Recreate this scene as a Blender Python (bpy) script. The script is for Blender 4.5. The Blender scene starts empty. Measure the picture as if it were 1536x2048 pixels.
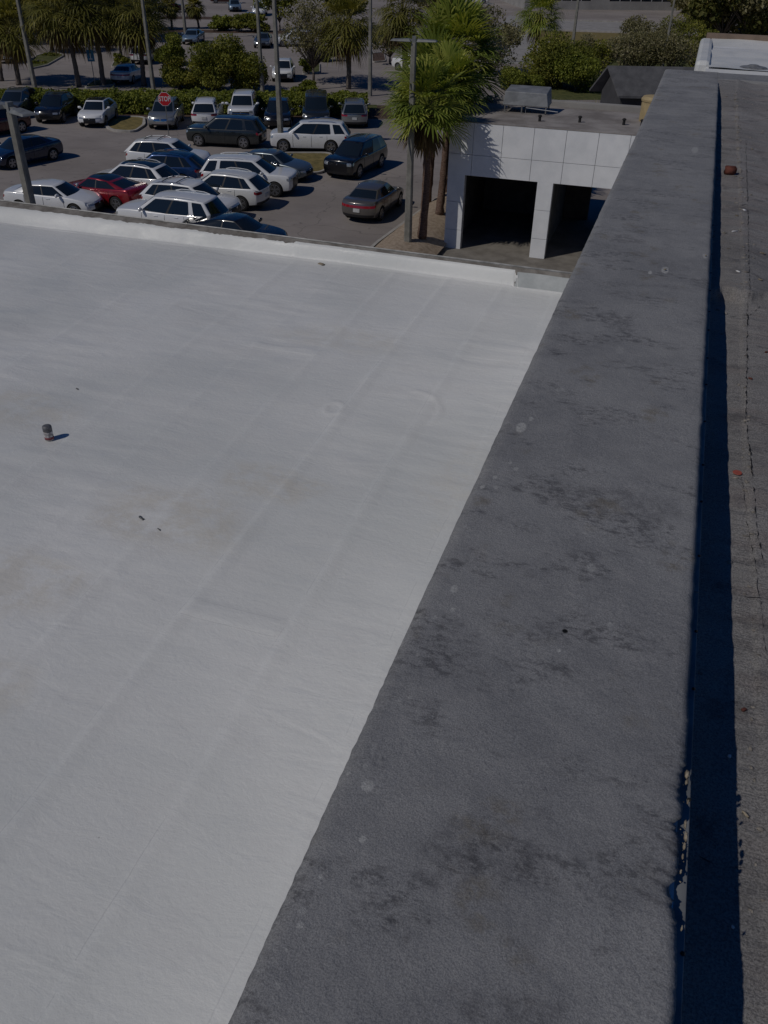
import bpy, bmesh, math, random
import numpy as np
from mathutils import Vector, Matrix, noise

S = bpy.context.scene
COL = S.collection
R = math.radians

# ------------------------------------------------------------------ camera
H = 11.7                      # eye height above the car park
F_PX, CX, CY = 1700.0, 768.0, 1024.0
_d = Vector((-46, 2450, 1700)).normalized()
_l = Vector((682, -1164, 1700)); _l = (_l - _l.dot(_d) * _d).normalized()
_Z, _Y = -_d, _l
_X = _Y.cross(_Z)
def ray(u, v):
    c = Vector((u - CX, v - CY, F_PX))
    return Vector((_X.dot(c), _Y.dot(c), _Z.dot(c)))
def at(u, v, h=0.0):
    """point of the plane z = h seen at photo pixel u, v (used to survey positions)"""
    r = ray(u, v); t = (h - H) / r.z
    return Vector((r.x * t, r.y * t, h))

cam = bpy.data.cameras.new('camera'); camo = bpy.data.objects.new('camera', cam); COL.objects.link(camo)
cam.sensor_fit = 'VERTICAL'; cam.sensor_height = 36.0; cam.sensor_width = 27.0
cam.lens = 36.0 * F_PX / 2048.0
cam.clip_start = 0.05; cam.clip_end = 3000
ax = Vector((_X.x, _Y.x, _Z.x)); ay = -Vector((_X.y, _Y.y, _Z.y)); az = -Vector((_X.z, _Y.z, _Z.z))
m = Matrix((ax, ay, az)).transposed().to_4x4(); m.translation = (0, 0, H)
camo.matrix_world = m
S.camera = camo
S.render.resolution_x, S.render.resolution_y = 768, 1024

# ------------------------------------------------------------------ light
SUN_EL, SUN_AZ = 45.0, 50.0          # shadows run towards +x +y, 50 degrees from +x
sl = bpy.data.lights.new('sun', 'SUN'); sl.energy = 4.8; sl.angle = R(0.53); sl.color = (1.0, 0.945, 0.87)
so = bpy.data.objects.new('sun', sl); COL.objects.link(so)
to_sun = Vector((-math.cos(R(SUN_AZ)) * math.cos(R(SUN_EL)), -math.sin(R(SUN_AZ)) * math.cos(R(SUN_EL)), math.sin(R(SUN_EL))))
so.rotation_euler = to_sun.to_track_quat('Z', 'Y').to_euler(); so.location = (-20, -20, 40)
W = bpy.data.worlds.new('World'); S.world = W; W.use_nodes = True
nt = W.node_tree; nt.nodes.clear()
sky = nt.nodes.new('ShaderNodeTexSky'); sky.sky_type = 'NISHITA'; sky.sun_disc = False
sky.sun_elevation = R(SUN_EL); sky.sun_rotation = math.atan2(to_sun.x, to_sun.y)
sky.ozone_density = 6.0; sky.air_density = 1.0; sky.dust_density = 0.2
bg = nt.nodes.new('ShaderNodeBackground'); bg.inputs[1].default_value = 0.084
ow = nt.nodes.new('ShaderNodeOutputWorld')
hs = nt.nodes.new('ShaderNodeHueSaturation'); hs.inputs['Saturation'].default_value = 1.35; hs.inputs['Hue'].default_value = .512
nt.links.new(sky.outputs[0], hs.inputs['Color']); nt.links.new(hs.outputs[0], bg.inputs[0]); nt.links.new(bg.outputs[0], ow.inputs[0])
vs = S.view_settings; S.display_settings.display_device = 'sRGB'
vs.view_transform = 'Standard'; vs.look = 'None'; vs.exposure = -1.75; vs.gamma = 1.0
S.cycles.max_bounces = 6; S.cycles.transparent_max_bounces = 4; S.cycles.caustics_reflective = False; S.cycles.caustics_refractive = False

# ------------------------------------------------------------------ material helpers
class NT:
    def __init__(s, name):
        s.m = bpy.data.materials.new(name); s.m.use_nodes = True
        s.t = s.m.node_tree; s.t.nodes.clear()
        s.b = s.n('ShaderNodeBsdfPrincipled'); o = s.n('ShaderNodeOutputMaterial')
        s.t.links.new(s.b.outputs[0], o.inputs[0])
        s.pos = s.n('ShaderNodeNewGeometry').outputs['Position']
    def n(s, k, **kw):
        x = s.t.nodes.new(k)
        for a, b in kw.items(): setattr(x, a, b)
        return x
    def put(s, sock, v):
        if isinstance(v, bpy.types.NodeSocket): s.t.links.new(v, sock)
        elif isinstance(v, (tuple, list)) and sock.type == 'RGBA' and len(v) == 3: sock.default_value = (*v, 1)
        else: sock.default_value = v
    def set(s, key, v): s.put(s.b.inputs[key], v)
    def math(s, op, a, b=0.0, c=None, clamp=False):
        x = s.n('ShaderNodeMath', operation=op, use_clamp=clamp); s.put(x.inputs[0], a); s.put(x.inputs[1], b)
        if c is not None: s.put(x.inputs[2], c)
        return x.outputs[0]
    def scale(s, vec, sx, sy, sz):
        x = s.n('ShaderNodeVectorMath', operation='MULTIPLY'); s.put(x.inputs[0], vec); x.inputs[1].default_value = (sx, sy, sz)
        return x.outputs[0]
    def noise(s, sc, det=4, rough=.55, vec=None, dist=0.0):
        x = s.n('ShaderNodeTexNoise'); s.put(x.inputs['Vector'], vec or s.pos)
        x.inputs['Scale'].default_value = sc; x.inputs['Detail'].default_value = det
        x.inputs['Roughness'].default_value = rough; x.inputs['Distortion'].default_value = dist
        return x.outputs['Fac']
    def voro(s, sc, vec=None, feature='F1', rnd=1.0):
        x = s.n('ShaderNodeTexVoronoi', feature=feature); s.put(x.inputs['Vector'], vec or s.pos)
        x.inputs['Scale'].default_value = sc; x.inputs['Randomness'].default_value = rnd
        return x.outputs['Distance']
    def ramp(s, f, a, b, lo=0.0, hi=1.0, smooth=True):
        x = s.n('ShaderNodeMapRange', interpolation_type='SMOOTHSTEP' if smooth else 'LINEAR'); s.put(x.inputs[0], f)
        x.inputs[1].default_value = a; x.inputs[2].default_value = b; x.inputs[3].default_value = lo; x.inputs[4].default_value = hi
        return x.outputs[0]
    def mix(s, f, a, b, mode='MIX'):
        x = s.n('ShaderNodeMix', data_type='RGBA', blend_type=mode); s.put(x.inputs[0], f); s.put(x.inputs[6], a); s.put(x.inputs[7], b)
        return x.outputs[2]
    def bump(s, h, strength=.3, dist=.01, normal=None):
        x = s.n('ShaderNodeBump'); s.put(x.inputs['Height'], h); x.inputs['Strength'].default_value = strength
        x.inputs['Distance'].default_value = dist
        if normal is not None: s.put(x.inputs['Normal'], normal)
        return x.outputs[0]
    def spots(s, pts, wob=.012, wsc=25.0):
        """union of round marks (x, y, radius, softness)"""
        w = s.noise(wsc, 3)
        out = None
        sx = s.n('ShaderNodeSeparateXYZ'); s.put(sx.inputs[0], s.pos)
        for (x, y, r, ry, st) in pts:
            dx = s.math('MULTIPLY', s.math('SUBTRACT', sx.outputs[0], x), 1.0 / r)
            dy = s.math('MULTIPLY', s.math('SUBTRACT', sx.outputs[1], y), 1.0 / ry)
            d = s.math('SQRT', s.math('ADD', s.math('MULTIPLY', dx, dx), s.math('MULTIPLY', dy, dy)))
            d = s.math('ADD', d, s.math('MULTIPLY', s.math('SUBTRACT', w, .5), wob / r))
            k = s.ramp(d, .65, 1.1, st, 0.0)
            out = k if out is None else s.math('MAXIMUM', out, k)
        return out

def simple(name, col, rough=.7, metal=0.0, spec=.5, nsc=None, namt=.15, coat=0.0, bump=None, bsc=60):
    t = NT(name)
    if nsc:
        f = t.ramp(t.noise(nsc, 5), .3, .7, 1 - namt, 1 + namt)
        g = t.n('ShaderNodeCombineColor'); [t.put(g.inputs[i], f) for i in range(3)]
        t.set('Base Color', t.mix(1.0, col, g.outputs[0], 'MULTIPLY'))
    else: t.set('Base Color', col)
    t.set('Roughness', rough); t.set('Metallic', metal); t.set('Specular IOR Level', spec)
    if coat: t.set('Coat Weight', coat); t.set('Coat Roughness', .04)
    if bump: t.set('Normal', t.bump(t.noise(bsc, 4), .5, bump))
    return t.m

def mat_membrane():
    t = NT('white_membrane')
    big = t.noise(.55, 4, .5); mid = t.noise(2.2, 6, .62); fine = t.noise(30, 5, .6)
    c = t.mix(t.ramp(big, .35, .68), (.635, .645, .625), (.755, .755, .73))
    c = t.mix(t.ramp(mid, .42, .72, 0, .45), c, (.60, .60, .585))
    st = t.spots([(-2.95, 4.25, .75, .42, .38), (-2.45, 4.9, .45, .3, .35), (-3.6, 3.3, .6, .4, .35), (-4.0, 3.0, .7, .35, .35), (-3.3, 2.5, .6, .3, .25), (-5.2, 5.2, .8, .4, .3), (-1.1, 5.4, .3, .5, .2), (-2.9, 7.6, .9, .35, .2)], .9, 3.0)
    st = t.math('MULTIPLY', st, t.ramp(t.noise(6, 6, .7), .35, .62))
    c = t.mix(st, c, (.56, .50, .39))
    # fine dirt freckles and roller streaks
    fr = t.math('MULTIPLY', t.ramp(t.voro(9.0), .0, .055, 1, 0), t.ramp(t.noise(3.1, 2), .52, .6))
    c = t.mix(t.math('MULTIPLY', fr, .55), c, (.16, .14, .12))
    rl = t.noise(1.0, 5, .68, t.scale(t.pos, 3.4, 9.0, 1.0), 1.3)
    c = t.mix(t.ramp(rl, .5, .7, 0, .18), c, (.56, .58, .60))
    # crisp lap edges along the seams, broken where the coating has filled them
    sx = t.n('ShaderNodeSeparateXYZ'); t.put(sx.inputs[0], t.pos)
    wob = t.math('ADD', t.math('MULTIPLY', t.math('SUBTRACT', t.noise(1.1, 2), .5), .05), t.math('MULTIPLY', t.math('SUBTRACT', t.noise(14, 4, .7), .5), .012))
    xx = t.math('ADD', sx.outputs[0], wob); yy = t.math('ADD', sx.outputs[1], t.math('MULTIPLY', wob, .8)); ln = None
    for q, (x0, k_) in enumerate([(-2.385, 1), (-1.715, .9), (-1.085, .7), (-3.025, .6), (-3.685, .3), (-4.335, .5), (-5.005, .25), (-6.3, .3), (-.70, .8)]):
        w_ = t.math('MULTIPLY', t.ramp(t.math('ABSOLUTE', t.math('SUBTRACT', xx, x0)), .0012, .0042, 1, 0), k_)
        w_ = t.math('MULTIPLY', w_, t.ramp(t.noise(1.0, 4, .7, t.scale(t.pos, .7 + q * .13, 2.2, 1)), .47, .56))
        ln = w_ if ln is None else t.math('MAXIMUM', ln, w_)
    for (ya, xa, xb) in ((3.352, -2.36, -1.73), (3.50, -2.30, -1.76), (7.09, -3.7, -3.0), (7.89, -1.7, -1.08), (4.9, -5.6, -4.6)):
        w_ = t.ramp(t.math('ABSOLUTE', t.math('SUBTRACT', yy, ya)), .0015, .005, 1, 0)
        w_ = t.math('MULTIPLY', w_, t.math('MULTIPLY', t.math('GREATER_THAN', xx, xa), t.math('LESS_THAN', xx, xb)))
        ln = t.math('MAXIMUM', ln, t.math('MULTIPLY', w_, .8))
    c = t.mix(t.math('MULTIPLY', ln, .26), c, (.30, .30, .31))
    fl = t.math('MULTIPLY', t.ramp(t.noise(1.0, 5, .75, t.scale(t.pos, 5, 16, 1), 2.0), .66, .70), t.ramp(t.noise(1.3, 2), .5, .6))
    c = t.mix(t.math('MULTIPLY', fl, .35), c, (.47, .46, .45))
    t.set('Base Color', c); t.set('Roughness', t.ramp(mid, .3, .7, .38, .62)); t.set('Specular IOR Level', .35)
    h = t.math('ADD', t.math('MULTIPLY', rl, .45), t.math('MULTIPLY', fine, .45))
    wr = t.math('MULTIPLY', t.noise(1.0, 3, .5, t.scale(t.pos, 1.5, 5.0, 1.0), 1.2), t.ramp(t.noise(.8, 2), .35, .65))
    h = t.math('ADD', h, t.math('MULTIPLY', wr, 1.2))
    n1 = t.bump(h, .75, .009)
    n2 = t.bump(t.noise(130, 3, .6), .35, .0022, n1)
    t.set('Normal', n2)
    return t.m

def mat_ledge():
    t = NT('ledge_coating')
    c = t.mix(t.ramp(t.noise(2.6, 6, .66), .36, .66), (.270, .272, .276), (.345, .345, .343))
    c = t.mix(t.ramp(t.noise(11, 5, .65), .45, .75, 0, .55), c, (.37, .365, .36))
    # dark scuffed blotches, broken up by a fine noise
    b1 = t.ramp(t.noise(1.0, 4, .65, t.scale(t.pos, 2.6, 5.5, 1)), .50, .62)
    b2 = t.ramp(t.noise(1.0, 6, .78, t.scale(t.pos, 22, 40, 20)), .46, .60)
    c = t.mix(t.math('MULTIPLY', t.math('MULTIPLY', b1, b2), .66), c, (.085, .085, .092))
    dk = t.spots([(-.12, 3.9, .09, .12, .8), (-.20, 5.2, .09, .09, .7), (-.05, 2.35, .22, .10, .6), (.10, 2.35, .12, .09, .5), (-.1, 1.0, .12, .1, .5), (.03, .72, .1, .05, .6), (-.2, .8, .05, .04, .6), (.05, 4.8, .08, .1, .4)], .25, 9)
    dk = t.math('MULTIPLY', dk, t.ramp(t.noise(30, 6, .8), .40, .60))
    c = t.mix(t.math('MULTIPLY', dk, .7), c, (.085, .083, .09))
    # brownish grime
    br = t.math('MULTIPLY', t.ramp(t.noise(4.1, 3, .6), .56, .7), t.ramp(t.noise(16, 5, .7), .44, .6))
    c = t.mix(t.math('MULTIPLY', br, .5), c, (.20, .17, .115))
    # pale lichen and splash marks
    sp = t.spots(LICHEN, .006, 60)
    sp = t.math('MULTIPLY', sp, t.ramp(t.noise(70, 3, .7), .3, .6, .25, .85))
    c = t.mix(sp, c, (.60, .60, .57))
    v = t.math('MULTIPLY', t.ramp(t.voro(13), .04, .13, 1, 0), t.ramp(t.noise(1.9, 3), .54, .64))
    c = t.mix(t.math('MULTIPLY', v, .35), c, (.52, .52, .49))
    # sandy grain
    g = t.noise(260, 4, .85)
    c = t.mix(t.ramp(g, .38, .64, 0, .85), c, t.mix(1.0, c, (.52, .52, .54), 'MULTIPLY'))
    sc_ = t.math('MULTIPLY', t.ramp(t.noise(1.0, 4, .6, t.scale(t.pos, 30, 5, 5), 1.5), .60, .66), t.ramp(t.noise(2.2, 3), .45, .6))
    c = t.mix(t.math('MULTIPLY', sc_, .10), c, (.42, .42, .43))
    sg = t.ramp(t.voro(210), .02, .16, 1, 0)
    c = t.mix(t.math('MULTIPLY', sg, .35), c, (.55, .54, .52))
    hole = t.spots([(HOLE.x, HOLE.y, .0085, .0085, 1.0)], .0, 30)
    c = t.mix(hole, c, (.004, .004, .004))
    t.set('Base Color', c); t.set('Roughness', .82); t.set('Specular IOR Level', .3)
    h = t.math('ADD', t.math('MULTIPLY', g, .5), t.noise(60, 5, .65))
    n = t.bump(t.noise(9, 5, .6), .5, .012)
    t.set('Normal', t.bump(h, .7, .0055, n))
    return t.m

def mat_asphalt_roof():
    t = NT('cap_sheet')
    c = t.mix(t.ramp(t.noise(1.3, 5, .62), .3, .7), (.285, .276, .268), (.42, .405, .39))
    c = t.mix(t.ramp(t.noise(1.0, 5, .65, t.scale(t.pos, 1.0, 7.0, 1)), .46, .62, 0, .8), c, (.34, .31, .295))
    c = t.mix(t.math('MULTIPLY', t.ramp(t.noise(5, 5, .7), .52, .68), .55), c, (.13, .125, .13))
    g = t.noise(170, 4, .85)
    c = t.mix(t.ramp(g, .38, .62, 0, .9), c, t.mix(1.0, c, (.42, .42, .43), 'MULTIPLY'))
    c = t.mix(t.math('MULTIPLY', t.ramp(t.voro(170), .02, .2, 1, 0), .45), c, (.66, .63, .58))
    t.set('Base Color', c); t.set('Roughness', .9); t.set('Specular IOR Level', .2)
    h = t.math('ADD', g, t.noise(14, 5, .6))
    cw = t.noise(1.0, 5, .65, t.scale(t.pos, 1.6, 9, 1), .6)
    t.set('Normal', t.bump(h, .8, .008, t.bump(cw, .7, .035)))
    return t.m

def mat_lot():
    t = NT('asphalt')
    c = t.mix(t.ramp(t.noise(.13, 5, .6), .35, .65), (.265, .236, .218), (.34, .305, .283))
    c = t.mix(t.ramp(t.noise(.9, 5, .65, t.scale(t.pos, .35, 1, 1)), .48, .7, 0, .45), c, (.21, .188, .178))
    c = t.mix(t.math('MULTIPLY', t.ramp(t.noise(2.1, 3, .6), .62, .70), .5), c, (.14, .12, .115))
    v = t.n('ShaderNodeTexVoronoi', feature='DISTANCE_TO_EDGE'); v.inputs['Scale'].default_value = .16
    ws = t.n('ShaderNodeVectorMath', operation='ADD'); t.put(ws.inputs[0], t.pos)
    nn = t.n('ShaderNodeTexNoise'); nn.inputs['Scale'].default_value = .8; t.put(nn.inputs['Vector'], t.pos)
    t.put(ws.inputs[1], nn.outputs['Color']); t.put(v.inputs['Vector'], ws.outputs[0])
    c = t.mix(t.ramp(v.outputs['Distance'], 0, .006, .55, 0), c, (.13, .12, .11))
    g = t.noise(38, 3, .7)
    c = t.mix(t.ramp(g, .35, .7, 0, .35), c, t.mix(1.0, c, (.6, .6, .6), 'MULTIPLY'))
    t.set('Base Color', c); t.set('Roughness', .88); t.set('Specular IOR Level', .25)
    t.set('Normal', t.bump(g, .4, .01))
    return t.m

def mat_leaf(name, dark, mid, lite, rough=.55):
    t = NT(name)
    a = t.n('ShaderNodeAttribute', attribute_name='tone').outputs['Fac']
    c = t.mix(t.ramp(a, 0, .5, 0, 1, False), dark, mid)
    c = t.mix(t.ramp(a, .55, 1, 0, 1, False), c, lite)
    t.set('Base Color', c); t.set('Roughness', rough); t.set('Specular IOR Level', .18)
    tr = t.n('ShaderNodeBsdfTranslucent'); t.put(tr.inputs[0], t.mix(1.0, c, (1.2, 1.15, .5), 'MULTIPLY'))
    mx = t.n('ShaderNodeMixShader'); mx.inputs[0].default_value = .34
    t.t.links.new(t.b.outputs[0], mx.inputs[1]); t.t.links.new(tr.outputs[0], mx.inputs[2])
    o = [n for n in t.t.nodes if n.type == 'OUTPUT_MATERIAL'][0]
    t.t.links.new(mx.outputs[0], o.inputs[0])
    return t.m

def mat_bark(name, a, b, sc=9):
    t = NT(name)
    f = t.noise(1.0, 5, .7, t.scale(t.pos, sc, sc, sc * 3.0))
    t.set('Base Color', t.mix(t.ramp(f, .35, .65), a, b)); t.set('Roughness', .95); t.set('Specular IOR Level', .1)
    t.set('Normal', t.bump(f, .9, .03))
    return t.m

def mat_concrete(name, a, b, sc=1.5, rough=.85, bump=.004):
    t = NT(name)
    c = t.mix(t.ramp(t.noise(sc, 6, .65), .3, .7), a, b)
    t.set('Base Color', c); t.set('Roughness', rough); t.set('Specular IOR Level', .3)
    t.set('Normal', t.bump(t.noise(40, 4, .6), .5, bump))
    return t.m

# ------------------------------------------------------------------ object helpers
def setp(o, label=None, cat=None, group=None, kind=None):
    if label: o['label'] = label
    if cat: o['category'] = cat
    if group: o['group'] = group
    if kind: o['kind'] = kind
    return o
def empty(name, loc=(0, 0, 0), rz=0.0, label=None, cat=None, group=None):
    o = bpy.data.objects.new(name, None); COL.objects.link(o); o.location = loc; o.rotation_euler = (0, 0, rz)
    o.empty_display_size = .3
    return setp(o, label, cat, group)
def link(name, me, mat=None, parent=None, loc=None, smooth=False):
    if mat is not None:
        me.materials.clear()
        for x in (mat if isinstance(mat, (list, tuple)) else [mat]): me.materials.append(x)
    if smooth: me.polygons.foreach_set('use_smooth', [True] * len(me.polygons))
    o = bpy.data.objects.new(name, me); COL.objects.link(o)
    if parent is not None: o.parent = parent
    if loc is not None: o.location = loc
    return o

class MB:
    """collects shapes, builds ONE mesh"""
    def __init__(s): s.v, s.f, s.mi, s.tone = [], [], [], []
    def add(s, vs, fs, mi=0):
        k = len(s.v); s.v += [tuple(v) for v in vs]; s.f += [tuple(i + k for i in f) for f in fs]; s.mi += [mi] * len(fs)
        return s
    def box(s, x0, x1, y0, y1, z0, z1, mi=0, M=None):
        vs = [Vector(p) for p in ((x0, y0, z0), (x1, y0, z0), (x1, y1, z0), (x0, y1, z0), (x0, y0, z1), (x1, y0, z1), (x1, y1, z1), (x0, y1, z1))]
        if M: vs = [M @ v for v in vs]
        return s.add(vs, [(3, 2, 1, 0), (4, 5, 6, 7), (0, 1, 5, 4), (1, 2, 6, 5), (2, 3, 7, 6), (3, 0, 4, 7)], mi)
    def tube(s, pts, rad, n=8, mi=0, cap=True, wob=0.0, rng=None):
        pts = [Vector(p) for p in pts]; rings = []
        rad = rad if isinstance(rad, (list, tuple)) else [rad] * len(pts)
        for i, p in enumerate(pts):
            t = (pts[min(i + 1, len(pts) - 1)] - pts[max(i - 1, 0)]).normalized()
            a = t.orthogonal() if i == 0 else (pa - t * pa.dot(t))
            a.normalize(); pa = a; b = t.cross(a)
            rings.append([p + (a * math.cos(2 * math.pi * k / n) + b * math.sin(2 * math.pi * k / n)) * rad[i] * (1 + (rng.uniform(-wob, wob) if rng else 0)) for k in range(n)])
        vs = [v for r in rings for v in r]
        fs = [(i * n + k, i * n + (k + 1) % n, (i + 1) * n + (k + 1) % n, (i + 1) * n + k) for i in range(len(pts) - 1) for k in range(n)]
        if cap: fs += [tuple(range(n - 1, -1, -1)), tuple((len(pts) - 1) * n + k for k in range(n))]
        return s.add(vs, fs, mi)
    def lathe(s, prof, n=16, c=(0, 0, 0), mi=0, M=None):
        vs = [Vector((c[0] + r * math.cos(2 * math.pi * k / n), c[1] + r * math.sin(2 * math.pi * k / n), c[2] + z)) for r, z in prof for k in range(n)]
        if M: vs = [M @ v for v in vs]
        fs = [(i * n + k, i * n + (k + 1) % n, (i + 1) * n + (k + 1) % n, (i + 1) * n + k) for i in range(len(prof) - 1) for k in range(n)]
        fs += [tuple(range(n - 1, -1, -1)), tuple((len(prof) - 1) * n + k for k in range(n))]
        return s.add(vs, fs, mi)
    def mesh(s, name='m'):
        me = bpy.data.meshes.new(name); me.from_pydata(s.v, [], s.f); me.polygons.foreach_set('material_index', s.mi)
        if s.tone:
            a = me.attributes.new('tone', 'FLOAT', 'FACE'); a.data.foreach_set('value', s.tone)
        me.update(); return me
    def build(s, name, mat, parent=None, loc=None, smooth=False, bevel=0.0):
        o = link(name, s.mesh(name), mat, parent, loc, smooth)
        if bevel:
            b = o.modifiers.new('bevel', 'BEVEL'); b.width = bevel; b.segments = 2; b.limit_method = 'ANGLE'
        return o

def copy_tree(o, parent=None):
    c = o.copy(); COL.objects.link(c); c.parent = parent
    for ch in list(o.children): copy_tree(ch, c)
    return c

# ------------------------------------------------------------------ surveyed marks on the ledge
LZ = 10.2
def lp(u, v): return at(u, v, LZ)
HOLE = lp(1130, 1262)
LICHEN = []
for (u, v, r, s_) in [(1042, 855, 11, 1), (735, 1572, 14, .85), (725, 1678, 8, .9), (1182, 1136, 10, .45), (908, 1178, 9, .7), (905, 1220, 6, .6), (965, 973, 5, .9), (990, 955, 5, .6), (993, 974, 5, .5), (1032, 938, 5, .6), (1062, 838, 5, .6),
                      (640, 1755, 6, .7), (605, 1822, 8, .6), (601, 1850, 8, .7), (555, 1970, 9, .3), (572, 1900, 5, .35), (730, 1535, 5, .7), (697, 1546, 5, .5), (804, 1280, 5, .5), (835, 1310, 5, .4), (1220, 1250, 6, .5), (1020, 925, 4, .6), (870, 1235, 5, .5),
                      (1330, 540, 8, 1), (1300, 545, 4, 1), (1410, 512, 5, .8), (1390, 300, 7, .5), (820, 1395, 5, .4), (1000, 620, 6, .3), (800, 1400, 5, .4), (1240, 700, 9, .25), (1120, 780, 9, .25), (1118, 1300, 4, .9), (1430, 1900, 5, .5)]:
    p = lp(u, v); a = (lp(u + r, v) - p).length; b = (lp(u, v + r) - p).length
    if -.45 < p.x < .28: LICHEN.append((p.x, p.y, a, b, s_))

# ------------------------------------------------------------------ materials
M = {}
M['membrane'] = mat_membrane()
M['ledge'] = mat_ledge()
M['capsheet'] = mat_asphalt_roof()
M['lot'] = mat_lot()
M['crack'] = simple('crack_shadow', (.012, .012, .014), .95, nsc=30)
M['galv'] = simple('galvanised_flashing', (.20, .21, .215), .55, .2, nsc=9, namt=.35)
M['copingwood'] = mat_concrete('weathered_coping', (.12, .108, .095), (.25, .235, .215), 5)
M['bare'] = mat_concrete('bare_upstand', (.34, .36, .36), (.46, .475, .47), 4)
M['copingmetal'] = simple('coping_metal', (.25, .25, .245), .5, .3, nsc=8, namt=.3)
M['stucco'] = mat_concrete('pale_stucco', (.70, .715, .73), (.80, .81, .82), 1.3, .8)
M['stucco_gap'] = simple('panel_joint', (.36, .365, .38), .9, nsc=9)
M['garage_roof'] = mat_concrete('garage_roofing', (.20, .18, .165), (.36, .335, .315), .7)
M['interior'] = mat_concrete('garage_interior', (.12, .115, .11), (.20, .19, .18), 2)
M['concrete'] = mat_concrete('kerb_concrete', (.33, .31, .28), (.46, .44, .41), 2)
M['sidewalk'] = mat_concrete('driveway_concrete', (.27, .26, .245), (.36, .345, .33), .8)
M['mulch'] = mat_concrete('planting_bed', (.26, .20, .145), (.42, .34, .26), 6, .95, .02)
M['soil'] = mat_concrete('dark_mulch', (.055, .035, .028), (.11, .07, .05), 2, .95, .02)
M['drygrass'] = mat_concrete('dry_grass', (.13, .11, .04), (.26, .20, .075), 3, .95, .03)
M['grass'] = mat_concrete('grass', (.05, .065, .018), (.12, .12, .04), 2, .95, .03)
M['pole'] = mat_concrete('pole_concrete', (.17, .165, .145), (.27, .26, .23), 3, .8)
M['lamp'] = simple('lamp_housing', (.22, .225, .22), .5, .2, nsc=5)
M['palmleaf'] = mat_leaf('palm_leaf', (0.061, 0.098, 0.019), (0.219, 0.276, 0.052), (0.488, 0.483, 0.114), .5)
M['palmleaf2'] = mat_leaf('palm_leaf_olive', (0.057, 0.060, 0.015), (0.178, 0.174, 0.041), (0.356, 0.312, 0.086), .5)
M['deadleaf'] = mat_leaf('dead_palm_leaf', (.09, .06, .03), (.2, .14, .07), (.32, .24, .13), .8)
M['hedge'] = mat_leaf('hedge_leaf', (0.066, 0.088, 0.016), (0.199, 0.231, 0.038), (0.384, 0.388, 0.073))
M['bush'] = mat_leaf('shrub_leaf', (0.073, 0.094, 0.020), (0.212, 0.225, 0.041), (0.398, 0.362, 0.079))
M['sparse'] = mat_leaf('thin_leaf', (.12, .115, .05), (.24, .22, .11), (.42, .38, .24))
M['pine'] = mat_leaf('wood_leaf', (0.041, 0.055, 0.016), (0.124, 0.130, 0.035), (0.248, 0.215, 0.070))
M['twig'] = mat_bark('twig', (.12, .10, .08), (.20, .17, .14))
M['bark'] = mat_bark('palm_bark', (.10, .062, .045), (.21, .145, .115))
M['bark2'] = mat_bark('grey_bark', (.10, .085, .075), (.20, .175, .155))
M['red'] = simple('sign_red', (.55, .012, .02), .5, nsc=5, namt=.08)
M['white'] = simple('sign_white', (.75, .75, .75), .5, nsc=5, namt=.08)
M['blue'] = simple('sign_blue', (.02, .18, .36), .5, nsc=5, namt=.15)
M['steel'] = simple('post_steel', (.22, .22, .21), .5, .5, nsc=6)
M['tan'] = simple('tan_housing', (.40, .31, .165), .75, nsc=3, namt=.15)
M['duct'] = simple('duct_metal', (.22, .23, .24), .6, .2, nsc=2, namt=.2)
M['black'] = simple('black_rubber', (.012, .012, .013), .8, nsc=20)
M['shingle'] = mat_concrete('shed_roofing', (.085, .085, .09), (.13, .13, .135), 2)
M['shed'] = simple('shed_wall', (.05, .05, .055), .8, nsc=2)
M['farwall'] = mat_concrete('far_wall', (.26, .25, .24), (.36, .35, .33), .3)
M['farglass'] = simple('far_glazing', (.008, .012, .02), .08, spec=.6, nsc=.4)
M['mullion'] = simple('mullion', (.45, .46, .47), .5, .3, nsc=2)
M['brick'] = mat_concrete('red_brick', (.10, .035, .027), (.20, .07, .05), 18, .9)
M['beige'] = mat_concrete('crumbled_foam', (.17, .14, .10), (.42, .36, .27), 60, .95)

# ================================================================== THE GROUND
def terrain(x, y):
    a = min(1, max(0, (x + 10.6) / 1.6)); a = a * a * (3 - 2 * a)
    b = min(1, max(0, (62 - y) / 8))
    return -.3 * a * b
def sheet(name, mat, poly, dz, label=None):
    """flat strip laid on the ground, given by its outline"""
    mb = MB(); mb.add([(x, y, dz + terrain(x, y)) for x, y in poly], [tuple(range(len(poly)))])
    o = mb.build(name, mat); return setp(o, label, kind='structure')
xs = np.concatenate([np.linspace(-600, -60, 12), np.linspace(-50, -14, 8), np.linspace(-12, -8, 17), np.linspace(-6, 30, 10), np.linspace(60, 500, 8)])
ys = np.concatenate([np.linspace(-80, 20, 5), np.linspace(25, 80, 24), np.linspace(100, 1200, 12)])
mb = MB(); vs_ = [(x, y, terrain(x, y)) for y in ys for x in xs]; nx = len(xs)
mb.add(vs_, [(j * nx + i, j * nx + i + 1, (j + 1) * nx + i + 1, (j + 1) * nx + i) for j in range(len(ys) - 1) for i in range(nx - 1)])
g = mb.build('ground', M['lot'], smooth=True); setp(g, 'worn brown-grey asphalt of the car parks around the buildings', kind='structure')

E1 = Vector((math.cos(R(21)), math.sin(R(21)))); E2 = Vector((-E1.y, E1.x))
def ab(a, b): p = E1 * a + E2 * b; return (p.x, p.y)
def to_ab(u, v, h=0):
    p = at(u, v, h); q = Vector((p.x, p.y)); return q.dot(E1), q.dot(E2)

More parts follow.
